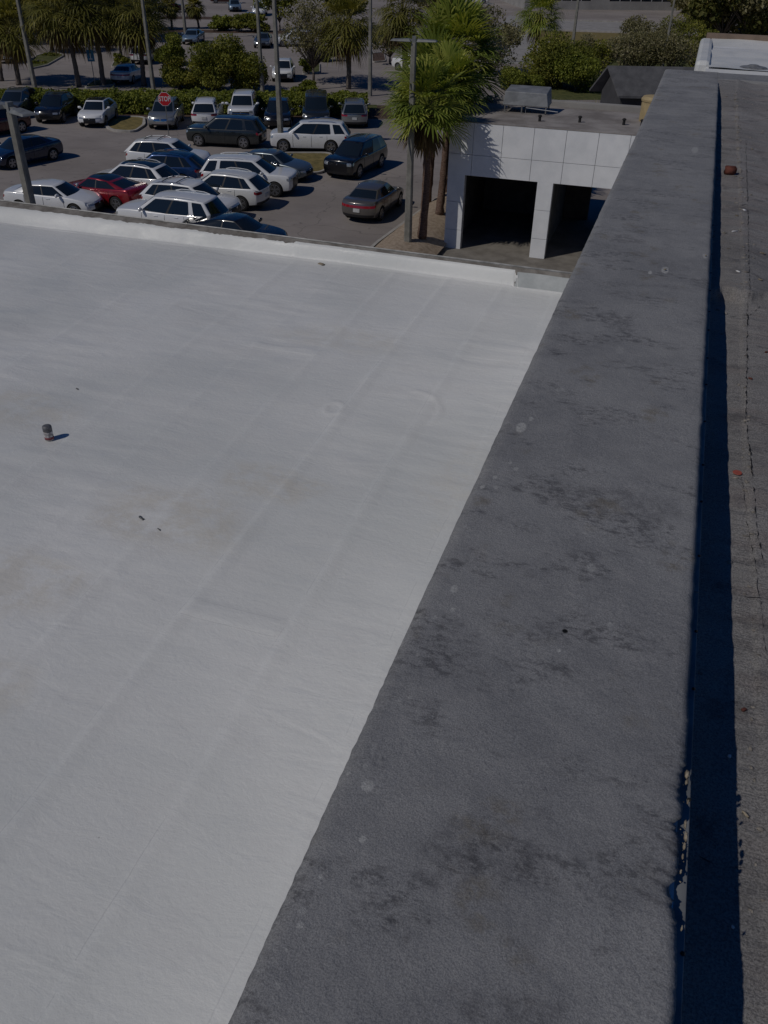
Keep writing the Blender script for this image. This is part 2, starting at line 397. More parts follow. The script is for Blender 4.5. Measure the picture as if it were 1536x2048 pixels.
def island(poly, top, name='kerb_island', label=None, h=.13, kerb=.16):
    """kerbed island: concrete ring and a slightly crowned filling"""
    n = len(poly); c = Vector((sum(p[0] for p in poly) / n, sum(p[1] for p in poly) / n))
    P = [Vector(p) for p in poly]
    Q = [p + (c - p).normalized() * kerb * 1.3 for p in P]
    mb = MB(); z = lambda p: terrain(p.x, p.y)
    vs = [(p.x, p.y, z(p) - .02) for p in P] + [(p.x, p.y, z(p) + h) for p in P] + [(p.x, p.y, z(p) + h) for p in Q] + [(p.x, p.y, z(p) + h - .05) for p in Q]
    fs = []
    for k in range(3):
        fs += [(k * n + i, k * n + (i + 1) % n, (k + 1) * n + (i + 1) % n, (k + 1) * n + i) for i in range(n)]
    mb.add(vs, fs); o = mb.build('kerb', M['concrete']); setp(o, (label or 'kerbed island') + ', its concrete kerb', kind='structure')
    mb = MB(); mb.add([(p.x, p.y, z(p) + h - .045) for p in Q] + [(c.x, c.y, z(c) + h + .04)], [(i, (i + 1) % n, n) for i in range(n)])
    o = mb.build(name, top, smooth=True); setp(o, label, kind='structure')
def rounded(pts, r=.5, n=4):
    out = []; m_ = len(pts)
    for i in range(m_):
        a, b, c = Vector(pts[i - 1]), Vector(pts[i]), Vector(pts[(i + 1) % m_])
        rr = min(r, (a - b).length * .45, (c - b).length * .45)
        p, q = b + (a - b).normalized() * rr, b + (c - b).normalized() * rr
        for k in range(n + 1):
            t = k / n; out.append(tuple(p * (1 - t) ** 2 + b * 2 * t * (1 - t) + q * t * t))
    return out
def pxpoly(pts): return [tuple(at(u, v).xy) for u, v in pts]

island(rounded(pxpoly([(205, 252), (225, 264), (270, 266), (292, 252), (290, 236), (215, 234)]), .6), M['drygrass'], 'grass_island', 'dry grass island between the white hatchback and silver SUV')
island(rounded(pxpoly([(560, 308), (664, 308), (662, 338), (640, 350), (560, 350)]), .6), M['drygrass'], 'grass_island', 'dry grass island in front of the white SUV')
# planting bed under the two palms, rising towards the trunks
bed = [(-11.9, 33.5), (-11.85, 35.7), (-11.6, 39.8), (-11.25, 44.2), (-10.5, 46.5), (-9.35, 46.5), (-9.35, 37.3), (-9.0, 37.1), (-9.2, 36.2), (-9.6, 33.5)]
mb = MB(); n = len(bed); rings = []
bc = Vector((-10.35, 37.5))
def bedz(x, y):
    d = max(0, 1 - abs(x + 10.3) / 1.45); return terrain(x, y) + .1 + .30 * min(1, d * 1.6)
gx = np.linspace(-12.0, -9.15, 16); gy = np.linspace(33.0, 46.5, 40)
for y in gy:
    for x in gx:
        left = -11.85 + max(0, (y - 35.7)) * .068
        xx = max(x, left) if x > -12.01 else left
        rings.append((xx, y, bedz(xx, y) if x > gx[0] else terrain(xx, y) - .02))
mb.add(rings, [(j * 16 + i, j * 16 + i + 1, (j + 1) * 16 + i + 1, (j + 1) * 16 + i) for j in range(39) for i in range(15)])
setp(mb.build('planting_bed', M['mulch'], smooth=True), 'pale sandy planting bed under the two palms', kind='structure')
mb = MB()
kv = []
for y in gy:
    x = -11.85 + max(0, (y - 35.7)) * .068
    kv += [(x - .16, y, -.02 + terrain(x, y)), (x - .16, y, .12 + terrain(x, y)), (x, y, .125 + terrain(x, y))]
mb.add(kv, [(j * 3 + i, j * 3 + i + 1, (j + 1) * 3 + i + 1, (j + 1) * 3 + i) for j in range(39) for i in range(2)])
setp(mb.build('kerb', M['concrete']), 'concrete kerb of the palm bed', kind='structure')

# strips of the far car park
a0, b0 = to_ab(0, 228); a1, b1 = to_ab(760, 232)
HB = (b0 + b1) / 2       # front of the hedge
sheet('mulch_strip', M['soil'], [ab(-45, HB - .9), ab(4, HB - .9), ab(4, HB + 4.6), ab(-45, HB + 4.6)], .006, 'dark mulch strip under the hedge')
sheet('verge', M['grass'], [ab(-45, HB + 3.0), ab(3, HB + 3.0), ab(3, HB + 4.8), ab(-45, HB + 4.8)], .012, 'grass verge behind the hedge')

# ================================================================== THE NEAR BUILDING (white roof + ledge + our own roof)
WZ = 8.2
low = empty('white_roof_building', (-6, 5, 0), label='low building with a bright white coated flat roof beside the dark ledge', cat='building')
off = Vector((6, -5, 0))
def lowpart(o): o.location = off; return o
SEAMS = [-2.38, -1.71, -1.08, -3.02, -3.68, -4.33, -5.0, -5.66, -6.3, -6.97, -7.6, -8.3, -9.0, -9.7]
SEAMK = [.0115, .0095, .0065, .008, .004, .006, .0022, .004, .002, .003, .002, .003, .002, .002]
def smooth(a, b, x):
    t = min(1, max(0, (x - a) / (b - a))); return t * t * (3 - 2 * t)
def roof_h(x, y):
    z = WZ
    z += .016 * noise.noise((x * .5, y * .5, 0)) + .008 * noise.noise((x * 1.1, y * .8, 6)) + .005 * noise.noise((x * 2.1, y * 2.6, 3)) + (.0052 * noise.noise((x * 1.7, y * 6.5, 7)) + .0022 * noise.noise((x * 3.5, y * 14, 5))) * smooth(2.0, 4.5, y) * (.4 + .9 * smooth(-.2, .3, noise.noise((x * .6, y * .6, 2)))) + .0010 * noise.noise((x * 4, y * 9, 7))
    for i, sx in enumerate(SEAMS):
        d = x - sx - .018 * noise.noise((i * 3.1, y * .45, 1)) - .008 * noise.noise((i * 3.1, y * 3, 1))
        if -.16 < d < .16:
            z += SEAMK[i] * (smooth(-.012, .012, d) * (1 - smooth(.03, .13, d))) * (.55 + .9 * abs(noise.noise((i * 2.0, y * 1.1, 5))))
    # cross laps
    for (x0, x1, yy, w) in ((-2.36, -1.72, 3.36, .16), (-3.7, -3.0, 7.1, .14), (-1.7, -1.08, 7.9, .14), (-5.6, -5.0, 3.9, .15), (-4.3, -3.7, 1.2, .15)):
        if x0 - .02 < x < x1 + .02:
            d = y - yy - .02 * noise.noise((x * 4, 0, 2))
            e = smooth(x0 - .02, x0 + .02, x) * (1 - smooth(x1 - .02, x1 + .02, x))
            z += .0062 * e * smooth(-.014, .014, d) * (1 - smooth(w - .03, w, d))
    # blister, arc, wrinkled patch, dimple
    d = math.hypot((x + 2.44) / .075, (y - 6.16) / .11)
    z += .009 * math.exp(-((d - 1) / .22) ** 2)
    d = math.hypot(x + 1.85, (y - 6.35) * .8); 
    if x > -1.9 and y > 6.2: z += .008 * math.exp(-((d - .30) / .02) ** 2)
    d = math.hypot((x + 2.64) / .22, (y - 2.47) / .10)
    if d < 1.5: z += .006 * max(0, 1.2 - d) * abs(noise.noise((x * 13, y * 16, 9))) * 2
    d = math.hypot(x + 2.69, y - 2.81); z -= .007 * math.exp(-(d / .018) ** 2); z += .004 * math.exp(-((d - .03) / .015) ** 2)
    # cant up to the edge of the roof
    cr = crease(x); up = inner(x)
    if y > cr - .2:
        z = z * (1 - smooth(cr - .15, cr, y)) + smooth(cr - .15, cr, y) * (WZ + .004 * noise.noise((x * 3, y * 9, 0)))
        z += (COPZ0 - WZ + .004) * smooth(cr - .02, up, y) - .010 * math.exp(-((y - cr) / .012) ** 2) * (.3 + abs(noise.noise((x * .8, 3, 3))) * 2) + .008 * math.exp(-((y - cr + .03) / .02) ** 2)
    return z
COPZ0 = 8.355
def crease(x): return min(9.71 + .019 * (x + 8), inner(x) - .07)
def inner(x): return 9.905 - .012 * (x + 8)
def outer(x): return 9.995 - .021 * (x + 8)
xs = np.concatenate([np.arange(-12.0, -7.0, .06), np.arange(-7.0, -.40, .0225)]); ys = np.concatenate([np.arange(-1.0, 9.5, .0275), np.arange(9.5, 9.93, .012)])
nx, ny = len(xs), len(ys); J0 = int(np.searchsorted(ys, 9.5))
rv = [(float(x), float(y), roof_h(x, y)) for y in ys for x in xs]
rng = random.Random(4)
# stretch the last rows so that they follow the edge; the painted rim is ragged
for i in range(nx):
    x = float(xs[i]); rag = .022 * noise.noise((x * 3.0, 1, 0)) + .016 * noise.noise((x * 9.0, 4, 0)) + .010 * noise.noise((x * 26, 4, 0)) + .006
    rag = max(-.035, min(.03, rag * 1.1 - .010)) if x < -4.4 else max(0, min(.035, rag * .6 + .02))
    if x > -1.52: rag = -.085
    elif x > -1.56: rag = -.03
    e = inner(x) + rag
    for j in range(J0, ny):
        t_ = (j - J0) / (ny - 1 - J0); y = 9.5 + (e - 9.5) * t_
        k = j * nx + i; z = roof_h(x, y)
        if y > inner(x): z = COPZ0 + (y - inner(x)) * .45 + .006
        if x > -1.53: z = min(z, 8.214)
        rv[k] = (x, y, z)
me = bpy.data.meshes.new('roof'); me.from_pydata(rv, [], [(j * nx + i, j * nx + i + 1, (j + 1) * nx + i + 1, (j + 1) * nx + i) for j in range(ny - 1) for i in range(nx - 1)])
o = link('roof', me, M['membrane'], low, off * -1 + Vector((0, 0, 0)), True); o.location = -Vector((-6, 5, 0)); o['label'] = 'white coated membrane roof'
LO = -Vector((-6, 5, 0))
# coping: sloped weathered band, then metal nosing
mb = MB(); seg = 220; cv = []
for i in range(seg + 1):
    x = -14 + (14 - .40) * i / seg; w = .003 * noise.noise((x * 2, 0, 0)); a_, b_ = inner(x), outer(x)
    so_, sz_ = (.10, .17) if x > -1.53 else (.05, .032)
    if so_ < .06: sz_ = COPZ0 - (WZ + (COPZ0 - WZ) * smooth(crease(x) - .02, a_, a_ - so_) - .010)
    cv += [(x, a_ - so_, COPZ0 - sz_), (x, a_, COPZ0 + w - .004), (x, b_, COPZ0 + .042 + w), (x, b_ + .03, COPZ0 + .040), (x, b_ + .075, COPZ0 + .020), (x, b_ + .08, COPZ0 - .3)]
mb.add(cv, [(i * 6 + k, (i + 1) * 6 + k, (i + 1) * 6 + k + 1, i * 6 + k + 1) for i in range(seg) for k in range(5)])
mb.build('coping', M['copingwood'], low, LO)
mb = MB(); cv = []
for i in range(30):
    x = -1.545 + 1.145 * i / 29; a_ = inner(x); cv += [(x, a_ - .103, 8.195), (x, a_ - .003, COPZ0 - .008), (x, a_ + .012, COPZ0 + .010)]
mb.add(cv, [(i * 3 + k, (i + 1) * 3 + k, (i + 1) * 3 + k + 1, i * 3 + k + 1) for i in range(29) for k in range(2)])
mb.build('bare_upstand', M['bare'], low, LO)
mb = MB(); P_ = []
for i in range(60):
    x = -14 + 13.58 * i / 59; P_.append((x, outer(x) + .006, COPZ0 + .046 + .002 * noise.noise((x * 3, 0, 8))))
mb.tube(P_, .013, 6)
mb.build('edge_metal', M['copingmetal'], low, LO)
mb = MB(); mb.box(-14, -.42, -6, 9.86, 0, 8.15)
o = mb.build('wall', M['stucco'], low, LO)

high = empty('ledge_building', (3, 5, 0), label='taller building with a broad dark grey ledge and worn asphalt roof', cat='building')
HO = -Vector((3, 5, 0))
# ledge slab
rng = random.Random(9)
xs = np.linspace(0, 1, 40); ys = np.concatenate([np.arange(-1.2, .6, .03), np.arange(.6, 1.6, .0045), np.arange(1.6, 12.80, .03)])
def edgeL(y): return -.438 + .05 * smooth(0, 12, y) + .0016 * noise.noise((y * 9, 0, 0)) + .0022 * noise.noise((y * 38, 2, 0)) + .0015 * noise.noise((y * 1.3, 7, 0))
def fbm(y, o=0):
    return sum(noise.noise((y * f, o, f)) * g for f, g in ((11, .5), (27, .35), (61, .25), (140, .18), (300, .1)))
def edgeR(y):
    e = .268 + .010 * smooth(1, 10, y) + .003 * noise.noise((y * 4, 0, 3)) + .0075 * fbm(y)
    win = smooth(.93, 1.03, y) * (1 - smooth(1.20, 1.46, y))
    e -= win * max(0, .006 + .030 * fbm(y, 4)) + .002 * win
    return e
vs = []; nx = len(xs)
for y in ys:
    a, b = edgeL(y), edgeR(y)
    for t in xs:
        x = a + (b - a) * t
        z = LZ + .004 * noise.noise((x * 3, y * 3, 0)) + .0015 * noise.noise((x * 14, y * 14, 2)) - .012 * smooth(.035, 0, t) - .006 * smooth(.98, 1.0, t)
        vs.append((x, y, z))
ny = len(ys)
fs = [(j * nx + i, j * nx + i + 1, (j + 1) * nx + i + 1, (j + 1) * nx + i) for j in range(ny - 1) for i in range(nx - 1)]
k = len(vs)
for j in range(ny):
    vs.append((vs[j * nx][0] + .004, vs[j * nx][1], LZ - .10)); vs.append((vs[j * nx + nx - 1][0] - .012, vs[j * nx][1], LZ - .030))
fs += [(j * nx, (j + 1) * nx, k + (j + 1) * 2, k + j * 2) for j in range(ny - 1)]
fs += [(j * nx + nx - 1, k + j * 2 + 1, k + (j + 1) * 2 + 1, (j + 1) * nx + nx - 1) for j in range(ny - 1)]
me = bpy.data.meshes.new('ledge'); me.from_pydata(vs, [], fs)
link('ledge', me, M['ledge'], high, HO, True)['label'] = 'dark grey coated ledge top with pale splash marks'
# the same ledge turning the far corner
xs = np.arange(.262, 9, .08); ys = np.linspace(0, 1, 12); vs = []
for x in xs:
    y0 = 12.11 + .01 * noise.noise((x * 4, 0, 0)) + .004 * noise.noise((x * 20, 0, 0)); y1 = 12.785 + .006 * noise.noise((x * 6, 1, 0)) - .02 * x
    for t in ys: vs.append((x, y0 + (y1 - y0) * t, LZ + .0025 + .004 * noise.noise((x * 3, t * 3, 4)) - .01 * smooth(.92, 1, t)))
k = len(ys); n0 = len(vs)
fs = [(i * k + j, (i + 1) * k + j, (i + 1) * k + j + 1, i * k + j + 1) for i in range(len(xs) - 1) for j in range(k - 1)]
for i in range(len(xs)): vs.append((vs[i * k][0], vs[i * k][1] + .006, LZ - .16)); vs.append((vs[i * k + k - 1][0], vs[i * k + k - 1][1], LZ - .3))
fs += [(i * k, n0 + 2 * i, n0 + 2 * i + 2, (i + 1) * k) for i in range(len(xs) - 1)] + [(i * k + k - 1, (i + 1) * k + k - 1, n0 + 2 * i + 3, n0 + 2 * i + 1) for i in range(len(xs) - 1)]
me = bpy.data.meshes.new('ledge'); me.from_pydata(vs, [], fs)
link('ledge', me, M['ledge'], high, HO, True)['label'] = 'cross ledge at the far end of the roof'
mb = MB(); mb.box(-.38, .262, -6, 12.74, 0, LZ - .032); mb.box(.262, 9, 12.14, 12.55, 0, LZ - .042)
mb.box(.262, 9, -6, 12.14, 0, 9.6)
mb.build('wall', M['stucco'], high, HO)
# flashing lip under the ledge edge
mb = MB()
y = -1.0
while y < 11.9:
    y2 = min(y + 3.03, 12.08); w = .0205
    mb.box(.262, .2865 - .004 * smooth(3, 9, y), y + .002, y2 - .002, LZ - .10, LZ - .036)
    y = y2
mb.build('flashing', M['galv'], high, HO, bevel=.002)
for k in range(24):
    y = -.2 + k * .30 + rng.uniform(-.05, .05); mb = MB(); mb.lathe([(.0045, 0), (.0045, .0025), (.002, .004)], 8, (.2835, y, LZ - .036)); mb.build('nail_head', M['black'], high, HO)
# our roof
def rz(x, y):
    lap = smooth(4.86, 4.885, y - .10 * noise.noise((x * 9, 0, 0)) - .35 * max(0, x - .33))
    z = 9.885 + .0245 * min(y, 4.9) + .008 * max(0, y - 4.9) + .062 * lap * smooth(.75, .45, x) + .03 * smooth(4.9, 6.5, y) * smooth(.45, .75, x) + .075 * smooth(10.9, 12.1, y)
    z += .006 * noise.noise((x * 1.5, y * 1.5, 0)) + .003 * noise.noise((x * 5, y * 9, 0))
    z += .007 * smooth(-.004, .004, x - .478 - .012 * noise.noise((y * 1.4, 0, 0)) - .003 * noise.noise((y * 12, 0, 0)) - .03 * smooth(4, 1, y))
    return z
xs = np.concatenate([np.arange(.262, .8, .010), np.arange(.8, 3, .06), np.arange(3, 9.1, .5)]); ys = np.arange(-1.2, 12.2, .03)
nx = len(xs)
vs = [(float(x), float(y), rz(x, y)) for y in ys for x in xs]
me = bpy.data.meshes.new('roof'); me.from_pydata(vs, [], [(j * nx + i, j * nx + i + 1, (j + 1) * nx + i + 1, (j + 1) * nx + i) for j in range(len(ys) - 1) for i in range(nx - 1)])
link('roof', me, M['capsheet'], high, HO, True)['label'] = 'weathered brown-grey asphalt roofing with cracked seams'
# cracks in the cap sheet
def crack(pts, w, mb, rng, step=.012):
    P = [Vector(p) for p in pts]; out = []
    for a, b in zip(P, P[1:]):
        n_ = max(2, int((b - a).length / step))
        for k in range(n_): out.append(a.lerp(b, k / n_))
    vs = []
    for i, p in enumerate(out):
        q = out[min(i + 1, len(out) - 1)] - out[max(0, i - 1)]; s = Vector((-q.y, q.x)).normalized()
        j = .008 * noise.noise((p.x * 14, p.y * 14, 1)) + .005 * noise.noise((p.x * 90, p.y * 90, 2)); ww = w * max(.04, (.25 + 1.6 * noise.noise((p.x * 31, p.y * 31, 5))) ) * rng.uniform(.6, 1.3)
        for e in (-1, 1):
            c = p + s * (j + e * ww / 2); vs.append((c.x, c.y, rz(c.x, c.y) + .0035))
    mb.add(vs, [(2 * i, 2 * i + 1, 2 * i + 3, 2 * i + 2) for i in range(len(out) - 1)])
def rp(u, v): p = at(u, v, 10.02); return (p.x, p.y)
mb = MB(); rng = random.Random(3)
crack([rp(1487, 300), rp(1492, 480), rp(1494, 560), rp(1497, 700), rp(1496, 820), rp(1510, 920), rp(1523, 1030), rp(1545, 1130)], .007, mb, rng)
crack([rp(1440, 1138), rp(1470, 1150), rp(1536, 1164), rp(1600, 1180)], .006, mb, rng)
crack([rp(1497, 826), rp(1560, 838)], .004, mb, rng)
crack([rp(1496, 680), rp(1560, 692)], .004, mb, rng)
crack([rp(1462, 628), rp(1500, 627), rp(1522, 610)], .005, mb, rng)
crack([rp(1470, 1680), rp(1500, 1683), rp(1560, 1702)], .004, mb, rng)
crack([rp(1400, 1655), rp(1430, 1664), rp(1470, 1680)], .003, mb, rng)
crack([rp(1452, 425), rp(1480, 430), rp(1495, 424)], .006, mb, rng)
crack([rp(1458, 842), rp(1490, 850)], .003, mb, rng)
crack([rp(1490, 930), rp(1520, 1100), rp(1570, 1400)], .0025, mb, rng)
mb.build('crack', M['crack'], high, HO)['label'] = 'ragged dark cracks along the roofing seams'
# crumbled edge filler where the ledge coating has broken away
mb = MB(); rng = random.Random(12)
def lump(x, y, z, sx, sy, sz, seed):
    N1, N2 = 7, 9; vs = []
    for i in range(N1 + 1):
        th = math.pi * i / N1
        for j in range(N2):
            ph = 2 * math.pi * j / N2; d = Vector((math.sin(th) * math.cos(ph), math.sin(th) * math.sin(ph), math.cos(th)))
            k = 1 + .55 * noise.noise(d * 1.9 + Vector((seed * 3.7, 0, 0))) + .25 * noise.noise(d * 5 + Vector((seed, 0, 0)))
            vs.append((x + d.x * sx * k, y + d.y * sy * k, z + d.z * sz * k))
    mb.add(vs, [(i * N2 + j, i * N2 + (j + 1) % N2, (i + 1) * N2 + (j + 1) % N2, (i + 1) * N2 + j) for i in range(N1) for j in range(N2)])
for i, (u, v, sx, sy) in enumerate([(1375, 1548, .0045, .013), (1374, 1563, .003, .006), (1371, 1648, .0025, .010), (1372, 1672, .0035, .012), (1369, 1692, .003, .008), (1366, 1712, .002, .006), (1346, 1722, .0025, .0035), (1362, 1742, .002, .004), (1364, 1856, .0018, .004), (1378, 1604, .0018, .005)]):
    p = at(u, v, LZ - .006); lump(min(p.x, .276), p.y, LZ - .008, sx, sy, .006, i)
for i in range(40):
    u, v = rng.choice([(1372, 1560), (1371, 1655), (1369, 1690), (1364, 1735), (1350, 1722)]); p = at(u + rng.gauss(0, 3), v + rng.gauss(0, 14), LZ)
    s_ = rng.uniform(.0007, .0018); lump(min(p.x, .279), p.y, LZ - (.002 if p.x < .24 else .018), s_, s_, s_, i + 30)
o = mb.build('crumbled_filler', M['beige'], high, HO, smooth=True); o['label'] = 'beige crumbling filler at the broken ledge edge'; o['kind'] = 'stuff'

# ------------------------------------------------------------------ small things lying on the roofs
def chunk(name, loc, sx, sy, sz, mat, rz_, label, cat, seed=0, group=None, rough=.12, parent=None):
    bm = bmesh.new(); bmesh.ops.create_cube(bm, size=1); bmesh.ops.bevel(bm, geom=bm.edges[:], offset=.12, segments=2, affect='EDGES')
    bmesh.ops.subdivide_edges(bm, edges=bm.edges[:], cuts=1, use_grid_fill=True)
    for v in bm.verts:
        nn = noise.noise_vector(v.co * 2.3 + Vector((seed, 0, 0))) * rough
        v.co += nn; v.co.x *= sx; v.co.y *= sy; v.co.z *= sz
    me = bpy.data.meshes.new(name); bm.to_mesh(me); bm.free()
    o = link(name, me, mat, parent, loc, True); o.rotation_euler = (0, 0, rz_)
    if parent is None: setp(o, label, cat, group)
    return o
p = at(1453, 362, 10.04)
chunk('brick_piece', (p.x + .01, p.y, rz(.42, p.y) + .032), .085, .055, .06, M['brick'], .15, 'broken red brick chunk against the far stretch of the ledge', 'brick', 2)
p = at(1479, 931, 10.0)
mb = MB(); mb.lathe([(.0005, 0), (.017, 0), (.0178, .0015), (.016, .003), (.0005, .0025)], 20)
setp(mb.build('disc', simple('faded_red_plastic', (.36, .085, .055), .6, nsc=60), loc=(p.x, p.y, rz(p.x, p.y) + .004), smooth=False), 'small flat faded red oval disc lying on the asphalt roof', 'disc')
chips = [(1500, 1386, .022, .014, 'brick', 'small reddish curled leaf on the asphalt roof'), (1507, 1590, .030, .010, 'beige', 'pale pinkish rolled scrap on the near asphalt roof'), (1533, 703, .02, .016, 'brick', 'small red fragment beside the cracked seam'), (1502, 754, .03, .015, 'brick', 'brown leaf scrap lying on the cracked roof seam'), (1520, 525, .05, .02, 'beige', 'beige scrap lying right of the long crack'),
         (1482, 445, .03, .05, 'white', 'pale crumpled scrap left of the long crack'), (1463, 487, .06, .014, 'white', 'thin pale strip beside the ledge shadow'), (1472, 1477, .012, .016, 'white', 'small white crumpled bit at the shadow edge'), (1485, 1812, .010, .008, 'white', 'tiny white crumb at the near shadow edge'), (1330, 540, .02, .016, 'beige', 'yellowish crumb on the far part of the dark ledge'), (1411, 512, .014, .014, 'beige', 'yellowish crumb near the right edge of the dark ledge'),
         (1515, 580, .04, .02, 'beige', 'dull beige flake between crack and frame edge'), (1468, 455, .03, .02, 'beige', 'small tan flake beside the ledge shadow'), (1499, 320, .03, .02, 'beige', 'tan flake on the far asphalt roof'), (1470, 568, .04, .015, 'white', 'pale flake close to the ledge shadow')]
for i, (u, v, sx, sy, mt, lab) in enumerate(chips):
    onl = 'ledge' in lab and ('crumb on' in lab or 'crumb near' in lab); zz = LZ + .004 if onl else None
    p = at(u, v, zz or 10.0); z = (zz or rz(p.x, p.y)) + .004
    chunk('scrap', (p.x, p.y, z), sx * .62, sy * .62, .006, M[mt], random.Random(i).uniform(-1, 1), lab, 'debris', i, 'scraps of debris on the roof', .3)
# loose grit, leaf crumbs and granules gathered along the seam and the ledge shadow
mb = MB(); rng = random.Random(21)
for k in range(260):
    y = rng.uniform(.6, 11.6)
    x = rng.gauss(.485, .012) if rng.random() < .6 else (rng.uniform(.33, .9) if rng.random() < .7 else .30 + abs(rng.gauss(0, .015)))
    s_ = rng.uniform(.0016, .0042) * (1 + y * .12); lump(x, y, rz(x, y) + s_ * .3, s_ * rng.uniform(.7, 2.4), s_ * rng.uniform(.7, 2.0), s_ * .6, k)
setp(mb.build('grit', mat_concrete('grit', (.12, .11, .10), (.36, .33, .29), 30, .95), smooth=True), 'loose grit and leaf crumbs along the roof seam', kind='stuff')
# drink can on the white roof
p = at(99, 877, WZ)
can = empty('drink_can', (p.x, p.y, roof_h(p.x, p.y)), label='dull silver and red can standing alone on the white roof', cat='can')
mb = MB(); mb.lathe([(.026, 0), (.0345, .006), (.0365, .012), (.0365, .078), (.035, .082)], 20); mb.build('body', simple('can_label', (.42, .40, .40), .5, .2, nsc=50, namt=.5), can, smooth=True)
mb = MB(); mb.lathe([(.0368, .014), (.0368, .036)], 20)
me = mb.mesh(); link('label_band', me, simple('can_red', (.20, .05, .06), .6, nsc=60, namt=.4), can, smooth=True)
mb = MB(); mb.lathe([(.033, .081), (.037, .085), (.0375, .118), (.034, .128), (.02, .133), (.002, .134)], 20); mb.build('lid', simple('can_cap', (.13, .13, .14), .6, .3, nsc=40, namt=.3), can, smooth=True)
for i, (u, v, sx, sy) in enumerate([(283, 1037, .05, .018), (318, 1060, .03, .008), (154, 777, .03, .012), (643, 529, .10, .05)]):
    p = at(u, v, WZ); chunk('scrap', (p.x, p.y, roof_h(p.x, p.y) + .003), sx, sy, .008, M['steel'] if i != 3 else M['beige'], -.5, ['dark twisted scrap on the tan stain of the white roof', 'thin dark sliver beside the twisted scrap', 'small dark sliver on the white roof above the can', 'grey crumpled scrap against the far white roof edge'][i], 'debris', 20 + i, 'scraps of debris on the white roof', .35)

# ================================================================== GARAGE BUILDING
FY, FT = 37.2, 5.0
gar = empty('garage_building', (-4, 40, -.3), label='pale panelled garage building with two dark drive-through openings', cat='building')
GO = -Vector((-4, 40, -.3))
XL, XR = -9.3, 9.0
dz = 2.885
open1, open2 = (-8.53, -5.43), (-4.75, -1.5)
mb = MB(); G = .008
jx = [XL, -8.28, -7.05, -5.77, -4.46, -3.18, -1.95, -.68, .6, 1.9, 3.2, 4.5, 5.8, 7.1, XR]
for a, b in zip(jx, jx[1:]):
    mb.box(a + G, b - G, FY, FY + .06, 3.72 + G, FT - .04); mb.box(a + G, b - G, FY, FY + .06, dz, 3.72 - G)
for (a, b) in ((XL, open1[0]), (open1[1], open2[0])):
    for z0, z1 in ((-.3, .55), (.55, 1.75), (1.75, dz)):
        mb.box(a + .012, b - .012, FY, FY + .06, z0 + (G if z0 > 0 else 0), z1 - (G if z1 < 2 else 0))
mb.box(open2[1], XR, FY, FY + .06, -.3, dz - .01)
mb.build('facade_panels', M['stucco'], gar, GO, bevel=.006)
mb = MB()
mb.box(XL + .01, XR, FY + .05, FY + .3, dz, FT - .06)
mb.box(XL + .01, open1[0] - .01, FY + .05, FY + .35, -.3, dz); mb.box(open1[1] + .01, open2[0] - .01, FY + .05, FY + .35, -.3, dz); mb.box(open2[1] + .01, XR, FY + .05, FY + .35, -.3, dz)
mb.build('joint_backing', M['stucco_gap'], gar, GO)
mb = MB(); mb.box(XL, XR, FY - .01, FY + .34, FT - .04, FT - .005); mb.build('parapet_cap', M['garage_roof'], gar, GO)
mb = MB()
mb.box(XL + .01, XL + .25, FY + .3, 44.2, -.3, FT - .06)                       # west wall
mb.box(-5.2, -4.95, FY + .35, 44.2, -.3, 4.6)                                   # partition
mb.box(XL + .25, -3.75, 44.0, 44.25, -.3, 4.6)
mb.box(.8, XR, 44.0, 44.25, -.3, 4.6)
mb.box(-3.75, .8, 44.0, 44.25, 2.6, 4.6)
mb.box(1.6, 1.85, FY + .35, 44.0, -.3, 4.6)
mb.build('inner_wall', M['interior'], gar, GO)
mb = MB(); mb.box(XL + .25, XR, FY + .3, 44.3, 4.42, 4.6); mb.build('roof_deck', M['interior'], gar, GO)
mb = MB(); mb.add([(XL + .1, FY + .3, 4.92), (XR, FY + .3, 4.92), (XR, 44.2, 4.86), (XL + .1, 44.2, 4.86)], [(0, 1, 2, 3)]); mb.build('roof', M['garage_roof'], gar, GO)
mb = MB(); mb.box(XL + .2, XR, 43.0, 43.08, 4.6, 5.08); mb.box(XL + .2, XR, 43.08, 43.3, 4.6, 5.11); mb.box(XL, XL + .1, FY + .35, 43.5, 4.7, 4.97); mb.build('parapet', M['farwall'], gar, GO, bevel=.01)
sheet('driveway', mat_concrete('stained_apron', (.16, .145, .125), (.26, .24, .21), 1.2), [(-9.25, 33), (8, 33), (8, 43.9), (-9.25, 43.9)], .008, 'stained apron in front of and inside the garage')
# light beyond the rear opening is the open lot
for i, (u, v) in enumerate([(1079, 243), (1159, 245), (1247, 250), (1283, 252)]):
    p = at(u, v, 4.9); ve = empty('roof_vent', (p.x, p.y, 4.88), label=['short black vent pipe by the duct shadow on the garage roof', 'short black vent pipe, second from the duct, on the garage roof', 'short black vent pipe left of the tan housing', 'black vent pipe close beside the dark ledge line'][i], cat='vent pipe', group='black vent pipes on the garage roof')
    mb = MB(); mb.lathe([(.10, 0), (.06, .02), (.055, .20), (.05, .21)], 12); mb.build('pipe', M['black'], ve)
    mb = MB(); mb.lathe([(.085, .21), (.085, .25), (.04, .28)], 12); mb.build('cap', M['black'], ve)
p = at(1302, 243, 4.9)
tb = empty('tan_housing', (p.x, p.y + .1, 4.88), label='tan cylindrical roof housing with a flat lid beside the ledge', cat='roof housing')
mb = MB(); mb.lathe([(.52, 0), (.52, .80)], 24); mb.build('body', M['tan'], tb, smooth=False)
mb = MB(); mb.lathe([(.55, .80), (.56, .88), (.48, .98), (.2, 1.02)], 24); mb.build('lid', M['tan'], tb)
p = at(1052, 226, 4.9)
du = empty('duct_unit', (p.x, p.y + .3, 4.87), 0.03, label='grey sheet metal duct hood on legs on the garage roof', cat='air unit')
